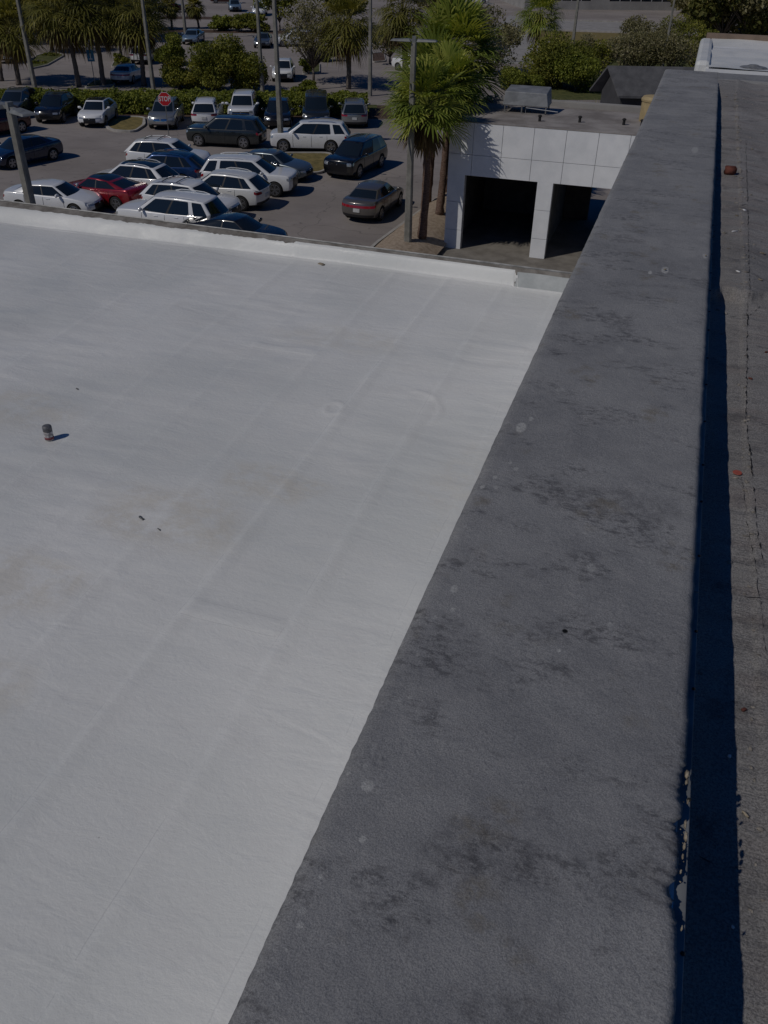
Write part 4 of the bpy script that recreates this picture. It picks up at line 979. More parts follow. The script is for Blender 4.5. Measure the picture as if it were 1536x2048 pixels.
# ================================================================== LAMP POSTS AND SIGNS
def lamp_post(x, y, h, label, rot=0.0, heads=2, w=.13, arm=.75, lean=(0, 0)):
    t = empty('lamp_post', (x, y, terrain(x, y)), 0, label, 'lamp post', 'concrete lamp posts of the car parks')
    mb = MB(); a, b = w, w * .62
    lx, ly = lean
    c8 = lambda r, z, dx, dy: [(dx + sx, dy + sy, z) for sx, sy in ((-r, -r * .7), (-r * .7, -r), (r * .7, -r), (r, -r * .7), (r, r * .7), (r * .7, r), (-r * .7, r), (-r, r * .7))]
    v = c8(a, -.05, 0, 0) + c8(b, h, lx, ly)
    mb.add(v, [(i, (i + 1) % 8, 8 + (i + 1) % 8, 8 + i) for i in range(8)] + [tuple(range(8, 16))])
    mb.build('pole', M['pole'], t)
    if heads:
        mb = MB(); Mx = Matrix.Translation((lx, ly, h)) @ Matrix.Rotation(rot, 4, 'Z')
        mb.box(-arm, arm, -.04, .04, .05, .12, M=Mx); mb.box(-.07, .07, -.07, .07, -.05, .22, M=Mx); mb.build('bracket', M['lamp'], t)
        for s in ((-1, 1) if heads == 2 else (1,)):
            mb = MB(); v = [Mx @ Vector(p) for p in ((s * (arm - .45), -.18, .03), (s * (arm + .35), -.2, .05), (s * (arm + .35), .2, .05), (s * (arm - .45), .18, .03), (s * (arm - .38), -.12, .13), (s * (arm + .3), -.16, .10), (s * (arm + .3), .16, .10), (s * (arm - .38), .12, .13))]
            f = [(3, 2, 1, 0), (4, 5, 6, 7), (0, 1, 5, 4), (1, 2, 6, 5), (2, 3, 7, 6), (3, 0, 4, 7)]
            mb.add(v, f if s > 0 else [x[::-1] for x in f]); mb.build('lamp_head', M['lamp'], t, bevel=.02)
    return t
p = at(815, 500); lamp_post(p.x, p.y, 7.95, 'tall lamp post in front of the nearest palm', R(10), w=.15, arm=.55)
p = at(22, 224, 7.9); lamp_post(p.x, p.y, 7.9, 'lamp post with two heads at the left frame edge', R(-28), w=.14, arm=.7)
p = at(563, 303); lamp_post(p.x, p.y, 8.0, 'lamp post in front of the white SUV side', R(12), w=.16, arm=.6)
p = at(71, 181); lamp_post(p.x, p.y, 8.5, 'lamp post among the left palms behind the hedge', R(15), w=.17)
p = at(308, 186); lamp_post(p.x, p.y, 8.5, 'lamp post beside the dark slim palm behind the hedge', R(15), w=.15)
p = at(525, 187); lamp_post(p.x, p.y, 8.5, 'lamp post between the big shrub and white SUV', R(15), w=.15)
p = at(740, 192); lamp_post(p.x, p.y, 8.5, 'lamp post right of the lone palm behind the hedge', R(15), w=.15)
p = at(372, 78); lamp_post(p.x, p.y, 9.0, 'slim lamp post rising above the small blue car', R(15), w=.17)
p = at(968, 128); lamp_post(p.x, p.y, 5.2, 'short lamp post right of the tall palm crown', R(15), heads=1, w=.14, arm=.3)
p = at(1146, 84); lamp_post(p.x, p.y, 9.0, 'lamp post on the verge below the far office', R(15), w=.18)
p = at(1322, 150); lamp_post(p.x, p.y, 6.6, 'dark-headed lamp post above the grey shed roof', R(15), w=.13, arm=.35)
# stop sign
p = at(338, 272)
toC = math.atan2(-p.y, -p.x)
st = empty('stop_sign', (p.x, p.y, 0), toC + math.pi / 2 - .15, 'red octagonal stop sign on a thin post before the silver SUV', 'stop sign')
mb = MB(); mb.box(-.025, .025, .0, .03, 0, 2.55); mb.build('post', M['steel'], st)
def octa(r, y0, y1):
    mb = MB(); v = []
    for y in (y0, y1): v += [(r * math.cos(R(22.5 + 45 * k)), y, r * math.sin(R(22.5 + 45 * k))) for k in range(8)]
    mb.add(v, [tuple(range(8)), tuple(range(15, 7, -1))] + [(i, 8 + i, 8 + (i + 1) % 8, (i + 1) % 8) for i in range(8)]); return mb
pl = octa(.43, -.008, -.002).build('plate', M['white'], st, (0, 0, 2.2))
octa(.40, -.014, -.010).build('face', M['red'], pl)
cu = bpy.data.curves.new('lettering', 'FONT'); cu.body = 'STOP'; cu.size = .34; cu.align_x = 'CENTER'; cu.align_y = 'CENTER'; cu.extrude = .003; cu.offset = .008; cu.space_character = 1.08
tmp = bpy.data.objects.new('tmp', cu); COL.objects.link(tmp); dg = bpy.context.evaluated_depsgraph_get(); me = bpy.data.meshes.new_from_object(tmp.evaluated_get(dg)); bpy.data.objects.remove(tmp)
lt = link('lettering', me, M['white'], pl, (0, -.018, 0)); lt.rotation_euler = (R(90), 0, 0); lt.scale = (.82, 1.15, 1)
# parking sign
p = at(191, 174); bs = empty('parking_sign', (p.x, p.y, 0), .55, 'blue and white upright sign on a thin post behind the hedge', 'sign')
mb = MB(); mb.box(-.03, .03, 0, .04, 0, 3.2); mb.build('post', M['steel'], bs)
mb = MB(); mb.box(-.28, .28, -.02, 0, 1.9, 2.75); mb.build('plate', M['blue'], bs)
mb = MB(); mb.box(-.28, .28, -.02, 0, 2.78, 3.2); mb.build('panel', M['white'], bs)
mb = MB(); mb.add([(-.16, -.026, 2.05), (.12, -.026, 2.05), (.12, -.026, 2.12), (.02, -.026, 2.12), (.02, -.026, 2.5), (-.05, -.026, 2.5), (-.05, -.026, 2.12), (-.16, -.026, 2.12)], [tuple(range(8))]); mb.build('symbol', M['white'], bs)

# ================================================================== VEHICLES
M['glass'] = simple('window_glass', (.012, .018, .024), .06, spec=.7)
M['trim'] = simple('black_plastic_trim', (.014, .014, .016), .55, nsc=20)
M['grille'] = simple('grille_black', (.010, .010, .012), .35, nsc=30)
M['headlight'] = simple('headlight_lens', (.42, .44, .46), .12, .5, coat=1)
M['taillight'] = simple('taillight_lens', (.28, .008, .012), .15, coat=1)
M['tyre'] = simple('tyre_rubber', (.014, .014, .014), .85, nsc=30)
M['alloy'] = simple('alloy_rim', (.38, .38, .40), .3, .8)
M['chrome'] = simple('chrome_strip', (.6, .6, .62), .15, 1.0)
M['plate'] = simple('licence_plate', (.55, .56, .55), .5, nsc=9)
PAINT = {}
for k, c, mt, r_ in [('white', (.74, .75, .76), .0, .28), ('pearl', (.70, .705, .69), .05, .3), ('silver', (.27, .285, .29), .5, .28), ('greyblue', (.12, .145, .165), .5, .28), ('grey', (.15, .14, .13), .5, .3), ('charcoal', (.028, .034, .036), .4, .25), ('black', (.008, .009, .011), .2, .2),
                     ('navy', (.010, .022, .06), .35, .22), ('blue', (.012, .05, .16), .4, .22), ('red', (.30, .012, .02), .35, .22), ('darkred', (.07, .008, .010), .3, .25), ('paleblue', (.16, .24, .33), .3, .3)]:
    t = NT('paint_' + k); dirt = t.ramp(t.noise(3, 5, .6), .4, .8, 0, .12)
    t.set('Base Color', t.mix(dirt, c, (.25, .23, .2))); t.set('Metallic', mt); t.set('Roughness', r_); t.set('Coat Weight', .9); t.set('Coat Roughness', .07)
    PAINT[k] = t.m

def lerp_tab(tab, x):
    if x <= tab[0][0]: return tab[0][1]
    for (a, va), (b, vb) in zip(tab, tab[1:]):
        if x <= b:
            t = (x - a) / (b - a); t = t * t * (3 - 2 * t) * .5 + t * .5; return va + (vb - va) * t
    return tab[-1][1]
def lattice(sl, tl, rl, fpos, fmat):
    """closed box cage with lines sl, tl, rl, shaped by fpos; fmat(side, s, t, r) gives the material"""
    idx, vs, fs, mi = {}, [], [], []
    def vid(i, j, k):
        if (i, j, k) not in idx: idx[(i, j, k)] = len(vs); vs.append(fpos(sl[i], tl[j], rl[k]))
        return idx[(i, j, k)]
    A, B, C = len(sl) - 1, len(tl) - 1, len(rl) - 1
    mid = lambda l, i: (l[i] + l[i + 1]) / 2
    for i in range(A):
        for j in range(B):
            for k, nm in ((0, 'bottom'), (C, 'top')):
                f = [vid(i, j, k), vid(i + 1, j, k), vid(i + 1, j + 1, k), vid(i, j + 1, k)]
                fs.append(f if k else f[::-1]); mi.append(fmat(nm, mid(sl, i), mid(tl, j), k / max(1, C)))
        for k in range(C):
            for j, nm in ((0, 'side'), (B, 'side')):
                f = [vid(i, j, k), vid(i + 1, j, k), vid(i + 1, j, k + 1), vid(i, j, k + 1)]
                fs.append(f if j == 0 else f[::-1]); mi.append(fmat(nm, mid(sl, i), tl[j], mid(rl, k)))
    for j in range(B):
        for k in range(C):
            for i, nm in ((0, 'rear'), (A, 'front')):
                f = [vid(i, j, k), vid(i, j + 1, k), vid(i, j + 1, k + 1), vid(i, j, k + 1)]
                fs.append(f[::-1] if i == 0 else f); mi.append(fmat(nm, sl[i], mid(tl, j), mid(rl, k)))
    return vs, fs, mi
BODY, SIDEG, WSH, REARG, TRIM, HEAD, TAIL, GRILL, ROOF, PILL = range(10)
PARTN = ['body', 'side_window', 'windshield', 'rear_window', 'lower_trim', 'headlight', 'taillight', 'grille', 'roof_panel', 'door_pillar']

def car_kind(name, L=4.7, Wd=1.83, Hh=1.45, wb=2.75, fo=.90, wr=.335, top=None, gh=None, wbelt=.90, wroof=.70, rails=False, bars=False, cladding=True, taillow=.70, tailhi=.88, tailw=.55, headlo=.72, headhi=.88, headw=.5, grw=.5, grlo=.30, tailfull=False, bow=.2, tp=.09, lean=.10):
    xf = L / 2 - fo; xr = xf - wb
    sl = [-1, -.965, -.90, -.78, xr / (L / 2) - .03, -.42, -.2, .02, .22, .40, xf / (L / 2) + .02, .80, .91, .97, 1]
    tl = [-1, -.93, -.80, -tailw, -.28, 0, .28, tailw, .80, .93, 1]
    rl = [0, .07, .22, .45, taillow, tailhi, .95, 1]
    def side(r): return lerp_tab([(0, .90), (.12, .955), (.3, .985), (.55, 1.0), (.8, .985), (.93, .955), (1, .92)], r)
    def lower(s, t, r):
        e = max(0, (abs(s) - .62) / .38)
        y = t * Wd / 2 * (1 - tp * e ** 2) * side(r)
        x = s * L / 2; sg = 1 if s > 0 else -1
        x -= sg * bow * abs(t) ** 3 * abs(s) ** 8
        if s > 0: x -= (lean * r ** 4 + .05 * (1 - r) ** 3) * s ** 8
        else: x += (.07 * r ** 4 + .05 * (1 - r) ** 3) * s ** 8
        zt = lerp_tab(top, s / 2); zb = .22 + .09 * e
        z = zb + (zt - zb) * r + (.03 * (1 - t * t) if r > .97 else 0)
        return (x, y, z)
    def m1(nm, s, t, r):
        if nm == 'bottom': return TRIM
        if nm == 'front':
            if r < .07: return TRIM
            if headlo - .02 < r < headhi + .04 and tailw <= abs(t) < .95: return HEAD
            if grlo - .05 < r < tailhi and abs(t) < grw: return GRILL
            if r < .22 and abs(t) < .8: return TRIM
        if nm == 'rear':
            if r < .22: return TRIM
            if taillow < r < tailhi and (abs(t) > (0 if tailfull else tailw)): return TAIL
        if nm == 'side':
            if taillow < r < tailhi and s > .91: return HEAD
            if taillow < r < tailhi and s < -.90: return TAIL
            if cladding and r < .07: return TRIM
        return BODY
    vs, fs, mi = lattice(sl, tl, rl, lower, m1)
    xr0, xr1, xf1, xf0 = gh['x']; zr = Hh
    cp = gh['cols']    # column limits along the roof (0 rear .. 1 front)
    gs = [0, .03] + cp + [.97, 1]
    gt = [-1, -.93, -.5, 0, .5, .93, 1]; gr = [0, .06, .5, .90, 1]
    def green(s, t, r):
        xb = xr0 + (xf0 - xr0) * s; xt = xr1 + (xf1 - xr1) * s; x = xb + (xt - xb) * r
        wbl = wbelt * (1 - .10 * (2 * s - 1) ** 4 - .05 * (s > .9)); wt = wroof * (1 - .07 * (2 * s - 1) ** 2)
        y = t * (wbl + (wt - wbl) * r ** 1.15)
        x += (.14 * (1 - t * t) if s > .5 else -.09 * (1 - t * t)) * abs(2 * s - 1) ** 6
        zb_ = lerp_tab(top, (xb / L)) - .06
        ztp = zr - gh['drop_r'] * (1 - s) ** 2.2 - gh['drop_f'] * s ** 2.6 + .035 * (1 - t * t) - .035
        return (x, y, zb_ + (ztp - zb_) * r)
    glassc = gh['glass']
    def m2(nm, s, t, r):
        if nm == 'side':
            if .06 < r < .9:
                for a, b in glassc:
                    if a < s < b: return SIDEG
                for a, b in gh.get('pill', ()):
                    if a < s < b: return PILL
        if nm == 'front' and .05 < r < .9 and abs(t) < .93: return WSH
        if nm == 'rear' and   .05 < r < .9 and abs(t) < (.93 if gh.get('wide') else .93): return REARG
        if nm == 'top': return ROOF if .03 < s < .97 and abs(t) < .93 else BODY
        return BODY
    v2, f2, m2i = lattice(gs, gt, gr, green, m2)
    k = len(vs)
    me = bpy.data.meshes.new(name); me.from_pydata(vs + v2, [], fs + [[i + k for i in f] for f in f2]); 
    for _ in range(10): me.materials.append(None)
    me.polygons.foreach_set('material_index', mi + m2i); me.update()
    # creases keep the lamp and window outlines crisp
    bm = bmesh.new(); bm.from_mesh(me); cl = bm.edges.layers.float.new('crease_edge')
    for e in bm.edges:
        ms = {f.material_index for f in e.link_faces}
        if len(ms) > 1: e[cl] = 1.0 if ms & {SIDEG, WSH, REARG, PILL} else .6
    vl = bm.verts.layers.float.new('crease_vert')
    for v in bm.verts:
        for G_ in (SIDEG, WSH, REARG):
            n_ = sum(f.material_index == G_ for f in v.link_faces)
            if n_ in (1, 3): v[vl] = .9
    bmesh.ops.recalc_face_normals(bm, faces=bm.faces[:])
    bm.to_mesh(me); bm.free()
    o = bpy.data.objects.new('tmp', me); COL.objects.link(o)
    sb = o.modifiers.new('s', 'SUBSURF'); sb.levels = 2; sb.render_levels = 2
    mb = MB()
    for x in (xf, xr):
        for s in (-1, 1): mb.lathe([(wr + .055, Wd / 2 - .27), (wr + .06, Wd / 2 + .1)], 28, mi=TRIM, M=Matrix.Translation((x, 0, wr)) @ Matrix.Rotation(R(-90 * s), 4, 'X'))
    cme = mb.mesh('c'); 
    for _ in range(10): cme.materials.append(None)
    co = bpy.data.objects.new('c', cme); COL.objects.link(co)
    bo = o.modifiers.new('b', 'BOOLEAN'); bo.operation = 'DIFFERENCE'; bo.object = co; bo.solver = 'EXACT'; bo.use_self = True
    dg = bpy.context.evaluated_depsgraph_get(); ev = bpy.data.meshes.new_from_object(o.evaluated_get(dg))
    bpy.data.objects.remove(o); bpy.data.objects.remove(co)
    # split by material (and connected piece) into parts
    V = [v.co.copy() for v in ev.vertices]; parts = {}
    for p_ in ev.polygons: parts.setdefault(p_.material_index, []).append(tuple(p_.vertices))
    out = []
    for mi_, faces in sorted(parts.items()):
        groups = [faces]
        if mi_ in (SIDEG, HEAD, TAIL, PILL):
            par = {}
            def find(a):
                while par.setdefault(a, a) != a: par[a] = par[par[a]]; a = par[a]
                return a
            for f in faces:
                for a in f[1:]: par[find(a)] = find(f[0])
            gd = {}
            for f in faces: gd.setdefault(find(f[0]), []).append(f)
            groups = list(gd.values())
        for gfs in groups:
            used = sorted({a for f in gfs for a in f}); mp = {a: i for i, a in enumerate(used)}
            mm = bpy.data.meshes.new(PARTN[mi_]); mm.from_pydata([V[a] for a in used], [], [[mp[a] for a in f] for f in gfs])
            mm.polygons.foreach_set('use_smooth', [True] * len(mm.polygons)); mm.materials.append(M['trim']); 
            if mi_ == BODY:
                try: mm.set_sharp_from_angle(angle=R(42))
                except Exception: pass
            out.append((PARTN[mi_], mm, {BODY: 'paint', SIDEG: 'glass', WSH: 'glass', REARG: 'glass', TRIM: 'trim', HEAD: 'headlight', TAIL: 'taillight', GRILL: 'grille', ROOF: 'roof', PILL: 'trim'}[mi_]))
    bpy.data.meshes.remove(ev)
    def simplepart(nm, mb, mt, sm=False):
        m_ = mb.mesh(nm); m_.materials.append(M['trim']); 
        if sm: m_.polygons.foreach_set('use_smooth', [True] * len(m_.polygons))
        out.append((nm, m_, mt))
    beltz = lambda x: lerp_tab(top, x / L)
    for s in (-1, 1):
        mb = MB(); mx = gh['x'][3] - .42; mz = beltz(mx) + .05
        mb.lathe([(.01, -.10), (.07, -.085), (.085, 0), (.07, .085), (.01, .10)], 10, M=Matrix.Translation((mx, s * (Wd / 2 + .09), mz + .04)) @ Matrix.Rotation(R(90), 4, 'X') @ Matrix.Diagonal((.75, 1, 1.15, 1)))
        mb.box(mx - .03, mx + .03, min(s * (Wd / 2 - .10), s * (Wd / 2 + .05)), max(s * (Wd / 2 - .10), s * (Wd / 2 + .05)), mz - .03, mz + .01); simplepart('mirror', mb, 'paint', True)
        for hx in gh['handles']:
            mb = MB(); y = s * (Wd / 2 * .985 + .01); mb.box(hx - .09, hx + .09, min(y, y - s * .03), max(y, y - s * .03), beltz(hx) * .86, beltz(hx) * .86 + .03); simplepart('door_handle', mb, 'handle')
        if rails:
            mb = MB(); P_ = []
            for k in range(7):
                q = green(.12 + .72 * k / 6, s * .90, 1); P_.append((q[0], q[1], q[2] + (.05 if 0 < k < 6 else .0)))
            mb.tube(P_, .018, 6); simplepart('roof_rail', mb, 'rail')
    if bars:
        for q_ in (.28, .66):
            a, b = green(q_, -.9, 1), green(q_, .9, 1); mb = MB(); mb.tube([(a[0], a[1], a[2] + .05), (a[0], 0, a[2] + .075), (b[0], b[1], b[2] + .05)], .02, 6); simplepart('roof_bar', mb, 'trim')
    # plates, seams, emblem, wiper
    mb = MB(); zt = .23 + (lerp_tab(top, -.5) - .23) * .50; mb.box(-L / 2 - .012, -L / 2 + .05, -.16, .16, zt - .02, zt + .14); simplepart('licence_plate', mb, 'plate')
    for s in (-1, 1):
        for fx in gh['seams']:
            mb = MB()
            z0, z1 = .34, beltz(fx) - .07
            for k in range(5):
                za, zb2 = z0 + (z1 - z0) * k / 5, z0 + (z1 - z0) * (k + 1) / 5
                ya = Wd / 2 * side((za - .22) / (beltz(fx) - .22)); yb = Wd / 2 * side((zb2 - .22) / (beltz(fx) - .22))
                v = [(fx - .007, s * (ya - .02), za), (fx + .007, s * (ya - .02), za), (fx + .007, s * (yb - .02), zb2), (fx - .007, s * (yb - .02), zb2), (fx - .007, s * (ya + .0015), za), (fx + .007, s * (ya + .0015), za), (fx + .007, s * (yb + .0015), zb2), (fx - .007, s * (yb + .0015), zb2)]
                f = [(3, 2, 1, 0), (4, 5, 6, 7), (0, 1, 5, 4), (1, 2, 6, 5), (2, 3, 7, 6), (3, 0, 4, 7)]
                mb.add(v, f if s < 0 else [x[::-1] for x in f])
            simplepart('door_seam', mb, 'trim')
    mb = MB(); mb.lathe([(.055, 0), (.05, .02), (.01, .025)], 12, M=Matrix.Translation((L / 2 - .03, 0, .22 + (lerp_tab(top, .49) - .22) * .80)) @ Matrix.Rotation(R(90), 4, 'Y')); simplepart('emblem', mb, 'chrome')
    # wheels
    ty = MB(); ty.lathe([(wr * .62, -.10), (wr * .94, -.112), (wr, -.085), (wr, .085), (wr * .94, .112), (wr * .66, .105)], 26, M=Matrix.Rotation(R(-90), 4, 'X'))
    tm = ty.mesh('wheel'); tm.materials.append(M['tyre']); tm.polygons.foreach_set('use_smooth', [True] * len(tm.polygons))
    rm = MB(); Mr = Matrix.Rotation(R(-90), 4, 'X')
    rm.lathe([(wr * .70, .06), (wr * .70, .112), (wr * .64, .116), (wr * .60, .07)], 26, M=Mr)
    for k in range(10):
        a = k * 36; rm.box(.02, wr * .64, -.022, .022, .075, .108, M=Mr @ Matrix.Rotation(R(a + (7 if k % 2 else -7)), 4, 'Z'))
    rm.lathe([(.05, .07), (.045, .115), (.01, .118)], 12, M=Mr)
    rmm = rm.mesh('rim'); rmm.materials.append(M['alloy'])
    hb = MB(); hb.lathe([(wr * .62, .06), (wr * .61, .075)], 20, M=Mr); hbm = hb.mesh('brake'); hbm.materials.append(M['trim'])
    wheels = [((x, s * (Wd / 2 - .125), wr), 0 if s > 0 else math.pi) for x in (xf, xr) for s in (-1, 1)]
    return dict(name=name, parts=out, tyre=tm, rim=rmm, disc=hbm, wheels=wheels, L=L, W=Wd)

def place_car(kind, x, y, heading, paint, label, cat, roofm=None, group='parked cars', rail='chrome', head=None, grille=None, trim=None, moving=False):
    t = empty(kind['name'], (x, y, terrain(x, y)), R(heading), label, cat, group)
    P_ = PAINT[paint]
    mp = dict(paint=P_, glass=M['glass'], trim=M[trim] if trim else M['trim'], headlight=M[head] if head else M['headlight'], taillight=M['taillight'], grille=grille or M['grille'], roof=roofm or P_, handle=P_, rail=M[rail] if rail in M else P_, plate=M['plate'], chrome=M['chrome'])
    for nm, me, mt in kind['parts']:
        o = bpy.data.objects.new(nm, me); COL.objects.link(o); o.parent = t
        o.material_slots[0].link = 'OBJECT'; o.material_slots[0].material = mp[mt]
    for (loc, rot) in kind['wheels']:
        w = bpy.data.objects.new('wheel', kind['tyre']); COL.objects.link(w); w.parent = t; w.location = loc; w.rotation_euler = (0, 0, rot)
        r_ = bpy.data.objects.new('rim', kind['rim']); COL.objects.link(r_); r_.parent = w
        d_ = bpy.data.objects.new('brake_disc', kind['disc']); COL.objects.link(d_); d_.parent = w
    return t

K = {}
K['sedan'] = car_kind('sedan', 4.72, 1.83, 1.43, 2.75, .92, .33, top=[(-.5, .93), (-.45, 1.02), (-.34, 1.03), (-.1, .97), (.1, .93), (.21, .94), (.34, .87), (.45, .76), (.5, .66)],
    gh=dict(x=(-1.72, -.98, .38, 1.18), cols=[.14, .19, .27, .56, .585, .945], glass=[(.19, .27), (.27, .56), (.585, .945)], pill=[(.56, .585)], drop_r=.09, drop_f=.05, handles=(-.85, .2), seams=(-1.0, -.05, .98)), cladding=False, wbelt=.84, wroof=.60, tailfull=True, bow=.24)
K['big'] = car_kind('large_suv', 4.98, 1.96, 1.76, 2.90, .93, .375, top=[(-.5, 1.02), (-.46, 1.10), (-.2, 1.09), (.1, 1.07), (.24, 1.10), (.35, 1.095), (.46, 1.05), (.49, 1.02), (.5, .97)],
    gh=dict(x=(-2.44, -1.95, .42, 1.36), cols=[.055, .23, .29, .57, .60, .935], glass=[(.055, .23), (.29, .57), (.60, .935)], pill=[(.57, .60)], drop_r=.10, drop_f=.07, handles=(-.72, .28), seams=(-1.1, -.15, .98)), wbelt=.92, wroof=.70, rails=True, tailw=.66, grw=.66, bow=.15, headw=.66, tp=.07, lean=.04)
K['mid'] = car_kind('suv', 4.62, 1.88, 1.66, 2.70, .90, .355, top=[(-.5, 1.0), (-.46, 1.07), (-.2, 1.05), (.1, 1.0), (.23, 1.02), (.35, .98), (.45, .89), (.5, .78)],
    gh=dict(x=(-2.24, -1.55, .32, 1.24), cols=[.10, .22, .25, .54, .57, .935], glass=[(.10, .22), (.25, .54), (.57, .935)], pill=[(.22, .25), (.54, .57)], drop_r=.14, drop_f=.08, handles=(-.72, .25), seams=(-1.0, -.12, .95)), wbelt=.88, wroof=.655, rails=True, tailw=.55, grw=.5, bow=.2)
K['wagon'] = car_kind('crossover_wagon', 4.80, 1.89, 1.68, 2.76, .93, .36, top=[(-.5, 1.0), (-.46, 1.08), (-.2, 1.05), (.1, 1.01), (.23, 1.03), (.35, .99), (.45, .90), (.5, .78)],
    gh=dict(x=(-2.34, -1.70, .34, 1.28), cols=[.09, .22, .245, .52, .55, .935], glass=[(.09, .22), (.245, .52), (.55, .935)], pill=[(.22, .245), (.52, .55)], drop_r=.13, drop_f=.08, handles=(-.75, .25), seams=(-1.05, -.12, .95)), wbelt=.89, wroof=.665, rails=True, bars=True, tailw=.55, grw=.5, bow=.2)
K['hatch'] = car_kind('compact_hatchback', 4.38, 1.82, 1.55, 2.62, .88, .345, top=[(-.5, .98), (-.45, 1.06), (-.2, 1.06), (.1, .98), (.22, .98), (.35, .93), (.45, .83), (.5, .70)],
    gh=dict(x=(-2.08, -1.35, .34, 1.08), cols=[.22, .32, .56, .59, .935], glass=[(.22, .56), (.59, .935)], pill=[(.56, .59)], drop_r=.13, drop_f=.07, handles=(-.6, .25), seams=(-.95, -.1, .92)), wbelt=.85, wroof=.64, tailw=.5, grw=.6, bow=.26, grlo=.1)
K['van'] = car_kind('minivan', 5.10, 1.98, 1.77, 3.05, .95, .355, top=[(-.5, 1.02), (-.46, 1.06), (-.2, 1.03), (.1, 1.0), (.26, 1.02), (.36, .96), (.45, .88), (.5, .76)],
    gh=dict(x=(-2.48, -2.2, .66, 1.52), cols=[.06, .28, .31, .60, .63, .935], glass=[(.06, .28), (.31, .60), (.63, .935)], pill=[(.28, .31), (.60, .63)], drop_r=.05, drop_f=.07, handles=(-.5, .3), seams=(-1.0, -.1, 1.05)), wbelt=.92, wroof=.75, tailw=.7, grw=.4, bow=.22)
K['coupe'] = car_kind('low_sedan', 4.85, 1.87, 1.40, 2.85, .92, .345, top=[(-.5, .95), (-.45, 1.03), (-.34, 1.02), (-.1, .96), (.1, .92), (.2, .93), (.34, .87), (.45, .76), (.5, .64)],
    gh=dict(x=(-2.02, -.85, .36, 1.16), cols=[.16, .27, .56, .585, .945], glass=[(.16, .27), (.27, .56), (.585, .945)], pill=[(.56, .585)], drop_r=.12, drop_f=.05, handles=(-.85, .2), seams=(-1.0, -.05, .98)), cladding=False, wbelt=.84, wroof=.60, tailfull=True, bow=.28)

BLK = M['glass']
def row(u, v, kind, ang, rear=False):
    p = at(u, v); h = Vector((math.cos(R(ang)), math.sin(R(ang)))); s = 1 if rear else -1
    return (p.x + s * h.x * K[kind]['L'] / 2, p.y + s * h.y * K[kind]['L'] / 2)
# back row along the hedge
BR = 'cars parked in the back row along the hedge'; HA = -68
x, y = row(14, 240, 'mid', -75); place_car(K['mid'], x, y, -75, 'greyblue', 'grey-blue car in the back row at the left frame edge', 'car', group=BR)
x, y = row(95, 250, 'mid', -72); place_car(K['mid'], x, y, -72, 'black', 'black SUV in the back row left of the white hatchback', 'car', group=BR)
x, y = row(181, 258, 'hatch', -72); place_car(K['hatch'], x, y, -72, 'white', 'white hatchback with black roof left of the grass island', 'car', roofm=BLK, group=BR)
x, y = row(323, 262, 'mid', -70); place_car(K['mid'], x, y, -70, 'silver', 'silver SUV parked behind the stop sign', 'car', group=BR, grille=M['chrome'])
x, y = row(410, 258, 'mid', 112, True); place_car(K['mid'], x, y, 112, 'white', 'white SUV backed rear-first to the lane, right of the silver SUV', 'car', group=BR)
x, y = row(483, 252, 'big', -69); place_car(K['big'], x, y, -69, 'white', 'white SUV with roof rails facing out above the dark long SUV', 'car', group=BR)
x, y = row(555, 262, 'mid', -69); place_car(K['mid'], x, y, -69, 'black', 'black SUV facing out right behind the lamp post', 'car', group=BR)
x, y = row(632, 256, 'van', -69); place_car(K['van'], x, y, -69, 'charcoal', 'dark minivan facing out behind the white SUV side', 'car', group=BR)
x, y = row(709, 259, 'mid', 110, True); place_car(K['mid'], x, y, 110, 'silver', 'silver grey SUV showing its rear at the right end of the back row', 'car', group=BR)
# loose cars in the aisle
place_car(K['big'], -27.2, 51.35, 189, 'charcoal', 'long dark charcoal SUV standing side-on in the aisle', 'car')
place_car(K['big'], -21.86, 52.1, 197, 'white', 'white large SUV side-on beside the lamp post and grass island', 'car')
place_car(K['big'], -17.35, 48.0, -96, 'black', 'black SUV right of the grass island, nose towards us', 'car', grille=M['grille'])
place_car(K['sedan'], -13.75, 40.5, 88.5, 'grey', 'grey sedan with full-width red rear light driving away alone', 'car', group='cars moving or waiting in the aisle')
place_car(K['sedan'], -35.7, 42.7, -106, 'navy', 'dark navy sedan alone on the left of the lot', 'car')
p = at(-30, 275); place_car(K['mid'], p.x, p.y + 1.2, -106, 'darkred', 'dark red car mostly cut by the left frame edge', 'car')
# cars packed nose to tail
PK = 'cars packed together near the white roof edge'
place_car(K['wagon'], -27.2, 44.3, 8, 'white', 'white crossover at the back left of the packed group, nose right', 'car', group=PK, rail='none')
place_car(K['sedan'], -21.2, 44.9, -2, 'greyblue', 'grey-blue sedan at the back right of the packed group', 'car', group=PK)
place_car(K['mid'], -25.95, 41.55, 192, 'blue', 'blue SUV showing its rear in the middle of the packed group', 'car', roofm=PAINT['black'], group=PK)
place_car(K['big'], -21.0, 41.75, 10, 'white', 'big white SUV with black grille at the right front of the group', 'car', group=PK, rail='none')
place_car(K['mid'], -26.2, 39.05, 182, 'white', 'white SUV with black glass roof and red rear lamp, left of the crossbars', 'car', roofm=BLK, group=PK, rail='none')
place_car(K['mid'], -21.1, 39.0, 183, 'pearl', 'white SUV showing its right rear lamp beside the big white SUV', 'car', group=PK, rail='none')
place_car(K['coupe'], -26.6, 36.95, 176, 'red', 'red low sedan wedged between white cars', 'car', roofm=BLK, group=PK)
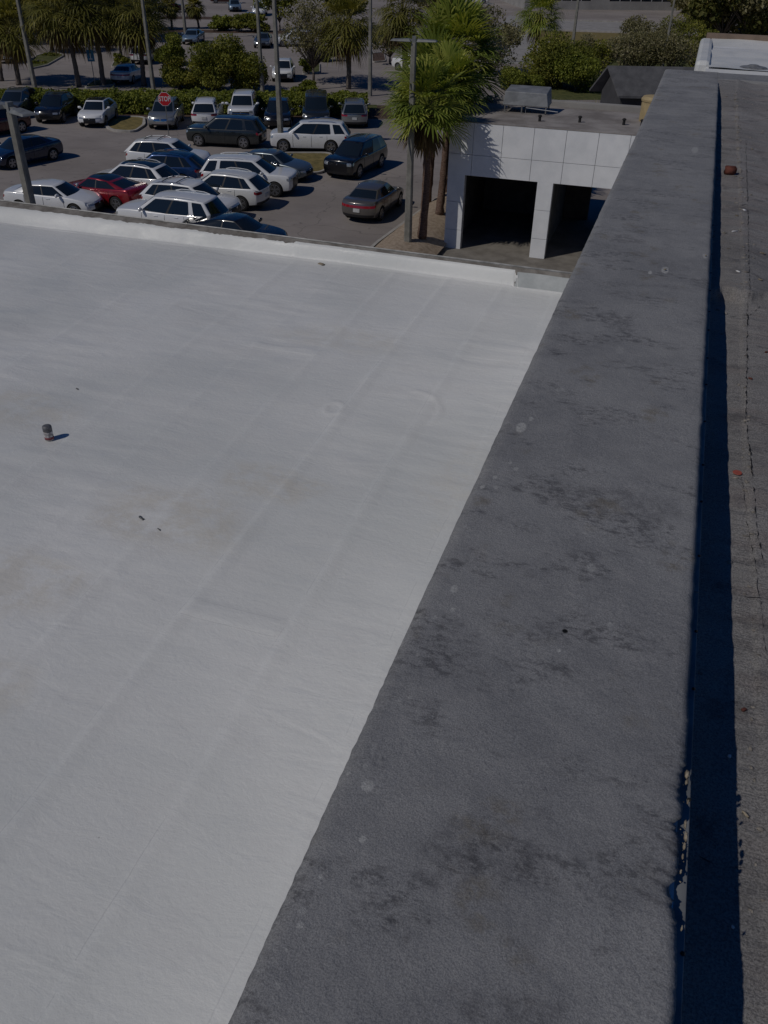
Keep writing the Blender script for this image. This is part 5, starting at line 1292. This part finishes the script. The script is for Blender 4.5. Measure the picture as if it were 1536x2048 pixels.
place_car(K['wagon'], -21.5, 36.5, 0, 'white', 'white crossover with black crossbars on its roof', 'car', group=PK)
place_car(K['sedan'], -28.0, 34.9, 8, 'white', 'white sedan right beside the left lamp post', 'car', group=PK)
place_car(K['big'], -21.1, 34.05, 181, 'white', 'white boxy SUV nearest the roof edge with a sunroof', 'car', group=PK, rail='none')
place_car(K['coupe'], -17.5, 33.0, -2, 'black', 'black sedan half hidden by the white roof edge', 'car', group=PK)
# far car park
FG = 'cars in the far car park'
def far(u, v, kind, ang, paint, label, **kw):
    p = at(u, v); place_car(K[kind], p.x, p.y, ang, paint, label, 'car', group=FG, **kw)
far(26, 122, 'mid', 108, 'white', 'white SUV seen from behind through the left palms')
far(258, 163, 'sedan', 104, 'white', 'white car with dark rear glass right of the blue sign palm')
far(290, 124, 'mid', 108, 'white', 'white SUV seen from behind at the small palm island')
far(568, 158, 'mid', -70, 'white', 'white SUV facing us behind the hedge beside the lamp post')
far(527, 93, 'sedan', -70, 'greyblue', 'grey-blue car left of the taller lamp post in the far lot')
far(590, 92, 'mid', -150, 'white', 'white SUV half behind the thin brown tree')
far(388, 86, 'sedan', -75, 'paleblue', 'pale blue car above the shrub mass')
far(828, 142, 'sedan', -20, 'white', 'white car end peeking out left of the near palm crown')
far(470, 22, 'mid', -60, 'paleblue', 'pale blue and silver car at the top edge')
far(450, 6, 'big', -150, 'darkred', 'dark red truck at the top edge of the view')
far(335, 24, 'sedan', -160, 'darkred', 'dark red car at the top behind the young palms')
far(520, 30, 'van', -70, 'white', 'white van above the far planting strip')
far(502, 48, 'sedan', -60, 'silver', 'silver car behind the dark bush of the planting strip')
far(952, 6, 'sedan', 10, 'white', 'white car at the top edge right of the palms')
for i in range(6):
    far(5 + i * 50, 12 + i, ['sedan', 'mid'][i % 2], -68, ['silver', 'white', 'black', 'greyblue', 'white', 'charcoal'][i], ['silver car in the top left corner behind trees', 'white car behind the top left trees, second from the corner', 'black car behind the top left trees', 'grey-blue car behind the top left trees', 'white car behind the trees left of the young palms', 'charcoal car just left of the young palms'][i])
